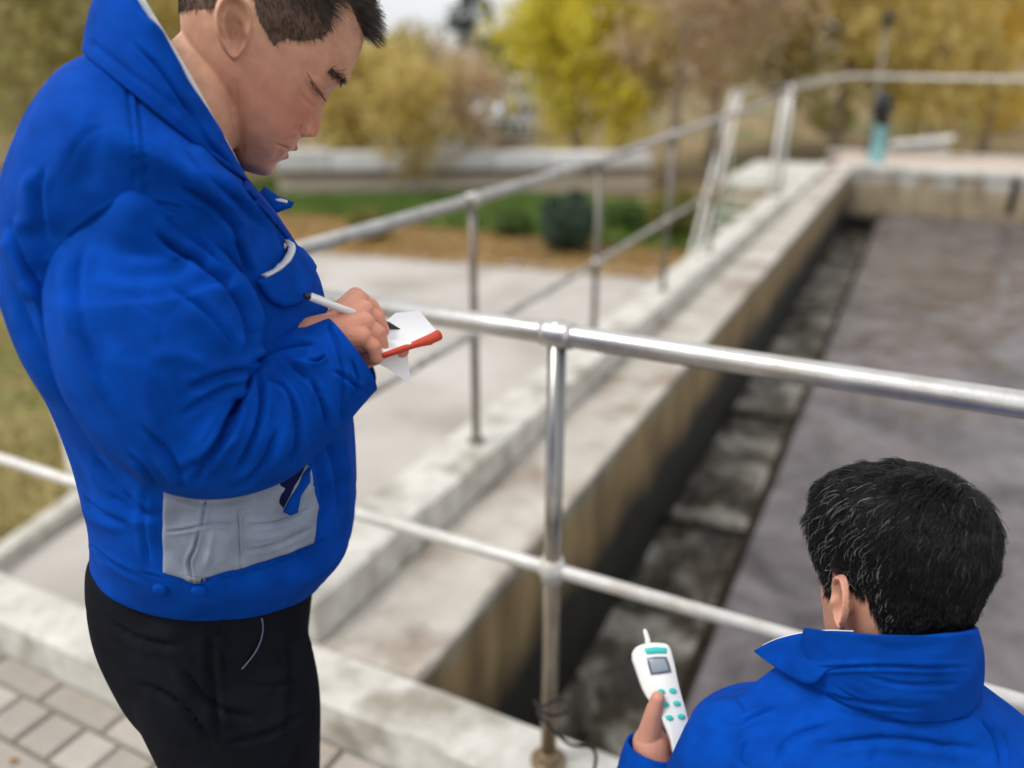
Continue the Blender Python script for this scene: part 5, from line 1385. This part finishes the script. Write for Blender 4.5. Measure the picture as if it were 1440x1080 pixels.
# left hand and the meter
mc = [P(915, 905, 1.075), P(968, 1045, 1.03)]
md = unit(mc[1] - mc[0])
hw = P(915, 1046, 1.075)
fin2 = [([P(945, 1052, 1.10), P(965, 1040, 1.095), P(982, 1022, 1.075), P(974, 1016, 1.05)], [.0105, .0098, .009, .0078]),
        ([P(942, 1060, 1.10), P(962, 1056, 1.095), P(980, 1044, 1.075), P(974, 1038, 1.05)], [.0105, .0098, .009, .0078]),
        ([P(938, 1070, 1.10), P(958, 1070, 1.095), P(974, 1062, 1.072), P(970, 1056, 1.05)], [.0102, .0094, .0086, .0076]),
        ([P(932, 1080, 1.10), P(950, 1084, 1.09), P(964, 1080, 1.07), P(962, 1074, 1.05)], [.0094, .0086, .0078, .0068])]
thm2 = ([P(908, 1052, 1.075), P(914, 1026, 1.065), P(920, 1000, 1.052), P(925, 982, 1.045)], [.0165, .0145, .0115, .0090])
pal2 = [(hw, f_[0][0], .022, .0125) for f_ in fin2] + [(hw, P(908, 1050, 1.075), .020, .0165)]
h3v, h3f = hand_mesh((P(925, 1110, 1.075), hw, .027, .024), pal2, fin2, thm2)
mb = MB()
sc_ = P(1262, 1085, .985)
fwi = unit(np.array([-.36, .93, 0])); nb0 = np.array([.050, .872, 0])
chain(mb, [nbk2, nb0 - fwi * .02 + np.array([0, 0, .78]), nb0 - fwi * .05 + np.array([0, 0, .60]), nb0 - fwi * .09 + np.array([0, 0, .42])], [.058, .085, .10, .10])
bv2, bf2 = remesh(mb, .012, 3)
mb = MB(); chain(mb, [P(1040, 1060, .98), P(1012, 1090, .98), P(985, 1150, 1.0), P(950, 1208, 1.03), P(914, 1195, 1.058), P(906, 1140, 1.074), P(916, 1095, 1.077), P(922, 1080, 1.076)], [.036, .038, .038, .036, .034, .031, .028, .027])
bv3, bf3 = remesh(mb, .010, 3)
body_object('body', [(hv2, hf2), (h3v, h3f), (bv2, bf2), (bv3, bf3)], M_skin2, man2, [t2, np.tile([.85, 0, 0], (len(h3v), 1)), notone(bv2), notone(bv3)])
# hair: dense, combed back and over, some grey at the temple
M_hair2 = hair_mat('black_hair', (0.006, 0.006, 0.007), (0.16, 0.16, 0.165), .972, .32)
M_hair2g = hair_mat('greying_hair', (0.010, 0.010, 0.011), (0.30, 0.30, 0.31), .62, .35)
N2 = vnormals(hv2, hf2)
def comb(mask, n, m, lenk, name, r0=.00030, seed=1):
    g = np.random.default_rng(seed); idx = np.where(mask)[0]; pick = g.choice(idx, n)
    rt_ = hv2[pick] + g.normal(0, .0011, (n, 3)); lo = loc2[pick]; nn = N2[pick]
    x, y, z = lo.T
    top = np.clip((y - .01) / .08, 0, 1)[:, None]
    low = np.clip((-.0 - y) / .06, 0, 1)[:, None]
    whorl = np.array([-.085, .098, .012])
    away = lo - whorl; away /= (np.linalg.norm(away, axis=1, keepdims=True) + 1e-6)
    # tangent flow: away from the whorl with a sideways swirl, downwards at the back
    fl = away + np.cross(H2.l(nn * 1 + H2.O), away) * .45
    fl[:, 1] -= .25 + .5 * (1 - top[:, 0])
    fl = fl @ H2.A; fl -= (fl * nn).sum(1, keepdims=True) * nn; fl /= (np.linalg.norm(fl, axis=1, keepdims=True) + 1e-6)
    # locks: nearby hairs share a bend
    ck = np.array([[mnoise.noise((p[0] * 75, p[1] * 75, p[2] * 75 + 7)), mnoise.noise((p[0] * 75 + 9, p[1] * 75, p[2] * 75))] for p in lo])
    sd = np.cross(nn, fl); L = lenk * (1 - .45 * np.clip((x + .0) / .05, 0, 1))[:, None] * (.35 + .65 * np.clip(top * 1.5, 0, 1)) * (1 - .72 * low) * g.uniform(.75, 1.2, (n, 1))
    lift = .0030 + .0100 * top
    jt = g.normal(0, .07, (n, 3))
    c0, c1 = ck[:, :1], ck[:, 1:]
    def f(t):
        up = lift * (1 - (1 - min(1, t * 1.7)) ** 2) * (1 + c1 * .7)
        wave = sd * L * (c0 * .5 * t + .10 * math.sin(t * 5.5) * (1 + c1))
        return rt_ + nn * (up - (L * t) ** 2 * 6.5) + (fl + jt * t) * L * t + wave
    make_hair(name, rt_, f, m, man2, 7, r0)
comb(hair2, 42000, M_hair2, .027, 'hair', .00028, 1)
gm = hair2 & (z_ < -.035) & (x_ > -.085)
comb(gm, 1500, M_hair2g, .030, 'grey_hair', .00024, 2)
# jacket
def rg2(px1, py1, px2, py2, D, depth, e=2.2, dz=(0, 0, 0)):
    a, b = P(px1, py1, D), P(px2, py2, D); ax = (b - a) / 2; c = (a + b) / 2 + np.array(dz)
    bk = unit(np.cross(ax, [0, 0, 1])); bk = bk if bk @ (CAM - c) > 0 else -bk
    return (c, ax, bk * depth, e)
def lift_(c, z): return np.array([c[0], c[1], z])
fwd2 = unit(np.array([-.36, .93, 0]))
lat = np.array([fwd2[1], -fwd2[0], 0])
cn2 = np.array([.050, .872, 0])
def ring2(off_f, off_l, z, hwid, hdep, e=2.3, tilt=0.0):
    c = np.array([cn2[0], cn2[1], z]) + fwd2 * off_f + lat * off_l
    return (c, lat * hwid, -fwd2 * hdep + np.array([0, 0, tilt]), e)
J2 = [ring2(-.0, 0, .926, .085, .070, tilt=.006), ring2(-.004, 0, .916, .100, .080, tilt=.006), ring2(-.016, 0, .889, .140, .076), ring2(-.030, 0, .866, .178, .078, 2.4), ring2(-.025, 0, .838, .205, .096, 2.5), ring2(-.015, 0, .80, .220, .124, 2.6),
      ring2(-.03, 0, .70, .222, .142), ring2(-.07, 0, .55, .215, .150), ring2(-.11, 0, .38, .205, .155), ring2(-.12, 0, .33, .195, .150)]
v, f, n = ring_loft(J2, 14, 260)
v = clothnoise(v, vnormals(v, f), .004, 8.0, (0, 0, 1), 1.5, 41., .4)
v = crease(v, f, [([(1098, 986), (1070, 1005), (1020, 1030), (975, 1065)], 6, -.007, 1, 'v'), ([(1010, 1030), (1060, 1012), (1120, 1010)], 9, .004), ([(1150, 1050), (1250, 1040), (1380, 1055)], 10, -.004, 1, 'v'), ([(1380, 1010), (1400, 1040), (1410, 1078)], 7, -.006, 1, 'v'), ([(1230, 1030), (1235, 1055), (1225, 1080)], 8, -.003), ([(1050, 1040), (1040, 1060), (1045, 1080)], 6, -.005, 1, 'v'), ([(1300, 1025), (1330, 1050), (1340, 1080)], 8, .003), ([(1090, 1080), (1110, 1040), (1170, 1020)], 9, -.004, 1, 'v'),
    ([(1130, 975), (1200, 1006), (1290, 1012), (1362, 1006)], 3, -.003, 0)])
mesh('jacket', v, f, M_blue, man2)
def ringm(c, hwid, hdep, tiltl=0.0, tiltf=0.0):
    return (np.array(c, float), lat * hwid + np.array([0, 0, tiltl]), -fwd2 * hdep + np.array([0, 0, tiltf]))
c2b = np.array([cn2[0], cn2[1], 0])
collar(ringm(c2b + np.array([0, 0, .922]), .098, .086, 0, .010), ringm(c2b - lat * .018 - fwd2 * .008 + np.array([0, 0, .992]), .087, .084, .008, .054), 220, 40, .005, man2,
       [([(1133, 969), (1142, 950), (1160, 940), (1230, 936), (1300, 938), (1363, 938)], 4, -.007, 1, 'v'), ([(1180, 955), (1240, 975), (1330, 985)], 8, .003), ([(1215, 950), (1270, 962), (1350, 962)], 5, -.003, 1, 'v'), ([(1200, 900), (1260, 915), (1340, 908)], 9, -.002), ([(1170, 965), (1230, 990), (1300, 996)], 4, -.003, 1, 'v'), ([(1150, 975), (1200, 985), (1260, 990)], 6, -.004, 1, 'v')],
       gap=(-.55, math.pi - .12), bow=.004)
# the turned-out lapel on his left
tb = smooth_poly([P(1200, 888, .872), P(1160, 887, .90), P(1124, 891, .935), P(1090, 900, .965), P(1060, 915, .985)], 6)
bb = smooth_poly([P(1195, 938, .868), P(1165, 943, .885), P(1140, 962, .905), P(1105, 948, .945), P(1062, 918, .984)], 6)
Vt = []; Ft = []; nt_ = len(tb); nv_ = 10
for sgn in (1, -1):
    for j in range(nv_ + 1):
        for k in range(nt_):
            t = j / nv_; q = tb[k] * (1 - t) + bb[k] * t; d = unit(CAM - q)
            Vt.append(q + d * (.004 * math.sin(t * math.pi) * (1 - k / nt_) + sgn * .0022 + .0045))
nn_ = (nv_ + 1) * nt_
for j in range(nv_):
    for k in range(nt_ - 1):
        a = j * nt_ + k; Ft.append((a, a + 1, a + nt_ + 1, a + nt_)); Ft.append((nn_ + a, nn_ + a + nt_, nn_ + a + nt_ + 1, nn_ + a + 1))
for k in range(nt_ - 1): Ft.append((k, nn_ + k, nn_ + k + 1, k + 1)); q = nv_ * nt_ + k; Ft.append((q, q + 1, nn_ + q + 1, nn_ + q))
Vt = crease(np.array(Vt), Ft, [([(1070, 914), (1100, 905), (1140, 902)], 6, .0015), ([(1125, 925), (1150, 915), (1175, 910)], 6, -.002)])
mesh('lapel', Vt, Ft, M_blue, man2)
MB().tube([q + unit(CAM - q) * .004 for q in tb[:-3]], .0011, 6).build('collar_edge', M_shirt, man2)
# left sleeve
SL = [(P(1060, 1020, .97), .030), (P(1035, 1035, .97), .050), (P(1012, 1078, .975), .055), (P(985, 1150, 1.0), .058), (P(950, 1215, 1.03), .056), (P(912, 1200, 1.06), .052), (P(905, 1140, 1.075), .047), (P(914, 1085, 1.078), .042), (P(921, 1052, 1.076), .037)]
def sleeve(SL, parent, strokes, seed, ns=140, nr=14, ref=(0, 0, 1)):
    v, f, n = tube_loft([a for a, b_ in SL], [b_ for a, b_ in SL], nr, ns, ref=ref)
    v = clothnoise(v, vnormals(v, f), .0035, 12, (0, 0, 1), 1.6, seed)
    f0 = f[n // 2 * ns]; ce = v[(n // 2) * ns:(n // 2 + 1) * ns].mean(0)
    if np.cross(v[f0[1]] - v[f0[0]], v[f0[2]] - v[f0[1]]) @ (v[f0[0]] - ce) < 0: f = [g[::-1] for g in f]; flip = True
    else: flip = False
    v = crease(v, f, strokes)
    last = v[-ns:]; cc = last.mean(0); ax = unit(SL[-1][0] - SL[-2][0]); b0 = len(v)
    v = np.concatenate([v, cc + (last - cc) * .90, cc + (last - cc) * .86 - ax * .03])
    for j in range(2):
        for k in range(ns):
            a = b0 - ns + j * ns + k; b_ = b0 - ns + j * ns + (k + 1) % ns; q = (a, b_, b_ + ns, a + ns); f.append(q[::-1] if flip else q)
    return mesh('sleeve', v, f, M_blue, parent)
sleeve(SL, man2, [([(958, 1052), (985, 1030), (1020, 1012)], 5, -.006, 1, 'v'), ([(900, 1075), (925, 1068), (950, 1075)], 4, -.003, 1, 'v'), ([(935, 1040), (940, 1060), (935, 1085)], 5, -.003, 1, 'v')], 51.)
rs = np.array([.25, .93, .83])
sleeve([(rs - lat * .03, .05), (rs + lat * .02 - np.array([0, 0, .03]), .062), (rs + lat * .06 + fwd2 * .04 - np.array([0, 0, .16]), .060), (rs + lat * .05 + fwd2 * .12 - np.array([0, 0, .27]), .054), (rs + fwd2 * .22 - np.array([0, 0, .30]), .046), (rs - lat * .08 + fwd2 * .28 - np.array([0, 0, .30]), .040)], man2, [], 55., 80, 8)
# legs of the crouch: trousers and shoes
hp2 = np.array([cn2[0], cn2[1], .33]) - fwd2 * .13
tm = MB(); mbq = MB(); hips = []
capsule(tm, hp2 - lat * .07, hp2 + lat * .07, .135, .135)
for s in (-1, 1):
    kn = hp2 + fwd2 * .40 + lat * .15 * s + np.array([0, 0, .10 if s < 0 else -.14]); an = np.array([kn[0], kn[1], .10]) - fwd2 * (.10 if s < 0 else .30)
    chain(tm, [hp2 + lat * .08 * s, kn], [.105, .075]); chain(tm, [kn, an], [.072, .050])
    f0 = np.array([an[0], an[1], 0]); K = [(f0 - fwd2 * .08 + np.array([0, 0, .045]), lat * .028, np.array([0, 0, .038]), 2.4), (f0 - fwd2 * .03 + np.array([0, 0, .055]), lat * .038, np.array([0, 0, .050]), 2.4), (f0 + fwd2 * .06 + np.array([0, 0, .045]), lat * .044, np.array([0, 0, .042]), 2.5),
         (f0 + fwd2 * .14 + np.array([0, 0, .030]), lat * .048, np.array([0, 0, .027]), 2.6), (f0 + fwd2 * .19 + np.array([0, 0, .020]), lat * .020, np.array([0, 0, .014]), 2.2)]
    v, f, n = ring_loft(K, 5, 30); f.append(tuple(range(30))); f.append(tuple(range(len(v) - 30, len(v)))); mesh('shoe', v, f, M_shoe, man2)
v, f = remesh(tm, .012, 4); mesh('trousers', v, f, M_black, man2)

# ------------------------------------------------------------------ the meter in his hand
mt = empty('handheld_meter', tuple(P(930, 965, 1.06))); tag(mt, 'white handheld water meter with small grey screen and six teal buttons', 'meter')
m0 = P(930, 965, 1.06); mu = unit(P(913, 905, 1.078) - P(951, 1045, 1.035)); mr_ = RT - (RT @ mu) * mu; mr_ = unit(mr_); mn = np.cross(mr_, mu); mn = mn if mn @ (CAM - m0) > 0 else -mn
mn = unit(mn - mr_ * .10)
def mp(px, py, off=0.0):
    r = ray(px, py); k = ((m0 - CAM) @ mn) / (r @ mn); return CAM + r * k + mn * off
OUT = [(889, 919), (892, 913), (898, 908), (909, 904.5), (922, 903.5), (934, 904.5), (940, 907), (944, 914), (947, 925), (950, 938), (954, 958), (959, 978), (965, 998), (969, 1014), (973, 1032), (978, 1055), (964, 1068), (950, 1068), (943, 1042), (935, 1022), (927, 1004), (921, 992), (912, 984), (904, 970), (898, 954), (893, 939), (889, 928)]
OUT = [tuple(q) for q in smooth_poly(OUT, 3)]
def prism(name, pts, z0, z1, bev, m, parent, crown=0.0):
    c = np.array(pts).mean(0); V = []; k = len(pts)
    for (z, s_) in ((z0, 1 - bev * 1.2), (z0 + (z1 - z0) * .2, 1.0), (z1 - (z1 - z0) * .22, 1.0), (z1 - (z1 - z0) * .06, 1 - bev * .6), (z1, 1 - bev * 1.6)):
        for q in pts: w_ = c + (np.array(q) - c) * s_; V.append(mp(w_[0], w_[1], z))
    F = []
    for j in range(4):
        for i in range(k): a, b_ = j * k + i, j * k + (i + 1) % k; F.append((a, b_, b_ + k, a + k))
    V.append(mp(*c, z1 + crown)); V.append(mp(*c, z0)); n = len(V)
    for i in range(k): F.append((4 * k + i, 4 * k + (i + 1) % k, n - 2)); F.append(((i + 1) % k, i, n - 1))
    # consistent outside
    nn = np.cross(np.array(V[F[-2][1]]) - V[F[-2][0]], np.array(V[F[-2][2]]) - V[F[-2][1]])
    if nn @ mn < 0: F = [g[::-1] for g in F]
    return MB().add(V, F).build(name, m, parent)
casing = prism('casing', OUT, -.026, .002, .05, M_white, mt, .0012)
def rrect(c4, n=4):
    return [tuple(q) for q in c4]
prism('label_strip', [(906, 911.5), (922, 910), (937, 911), (937.5, 915), (937, 918.5), (922, 918.5), (909, 919.5), (907, 916)], .0015, .0042, .02, M_teal, mt)
M_scrf = mat('screen_frame', (.12, .14, .17), .3); M_lcd = mat('grey_lcd', (.22, .27, .32), .2, col2=(.28, .33, .38), nscale=60)
fr_ = prism('screen_frame', [(909, 925), (923, 923.5), (937, 923.5), (941, 934), (944, 945), (930, 947.5), (915, 949), (911.5, 937)], .0015, .0046, .02, M_scrf, mt)
prism('lcd', [(913, 927.5), (924, 926.5), (934, 926.5), (937, 934), (939.5, 942.5), (929, 944.5), (917.5, 945.5), (915, 937)], .0030, .0051, .02, M_lcd, fr_)
for (bx_, by_) in ((342, 552), (420, 545), (370, 641), (448, 632), (397, 732), (478, 722)):
    cx_, cy_ = bx_ / 4.911 + 860, by_ / 4.911 + 860
    prism('button', [(cx_ + 5.2 * math.cos(a), cy_ + 3.7 * math.sin(a) + .5 * math.cos(a)) for a in np.linspace(0, 2 * math.pi, 17)[:-1]], .001, .0058, .12, M_teal, mt)
MB().tube([mp(912.5, 908, -.008), mp(911, 898, -.008), mp(908, 888, -.008), mp(906.5, 884, -.008)], [.0042, .0036, .0030, .0012], 12).build('probe_socket', M_white, mt)
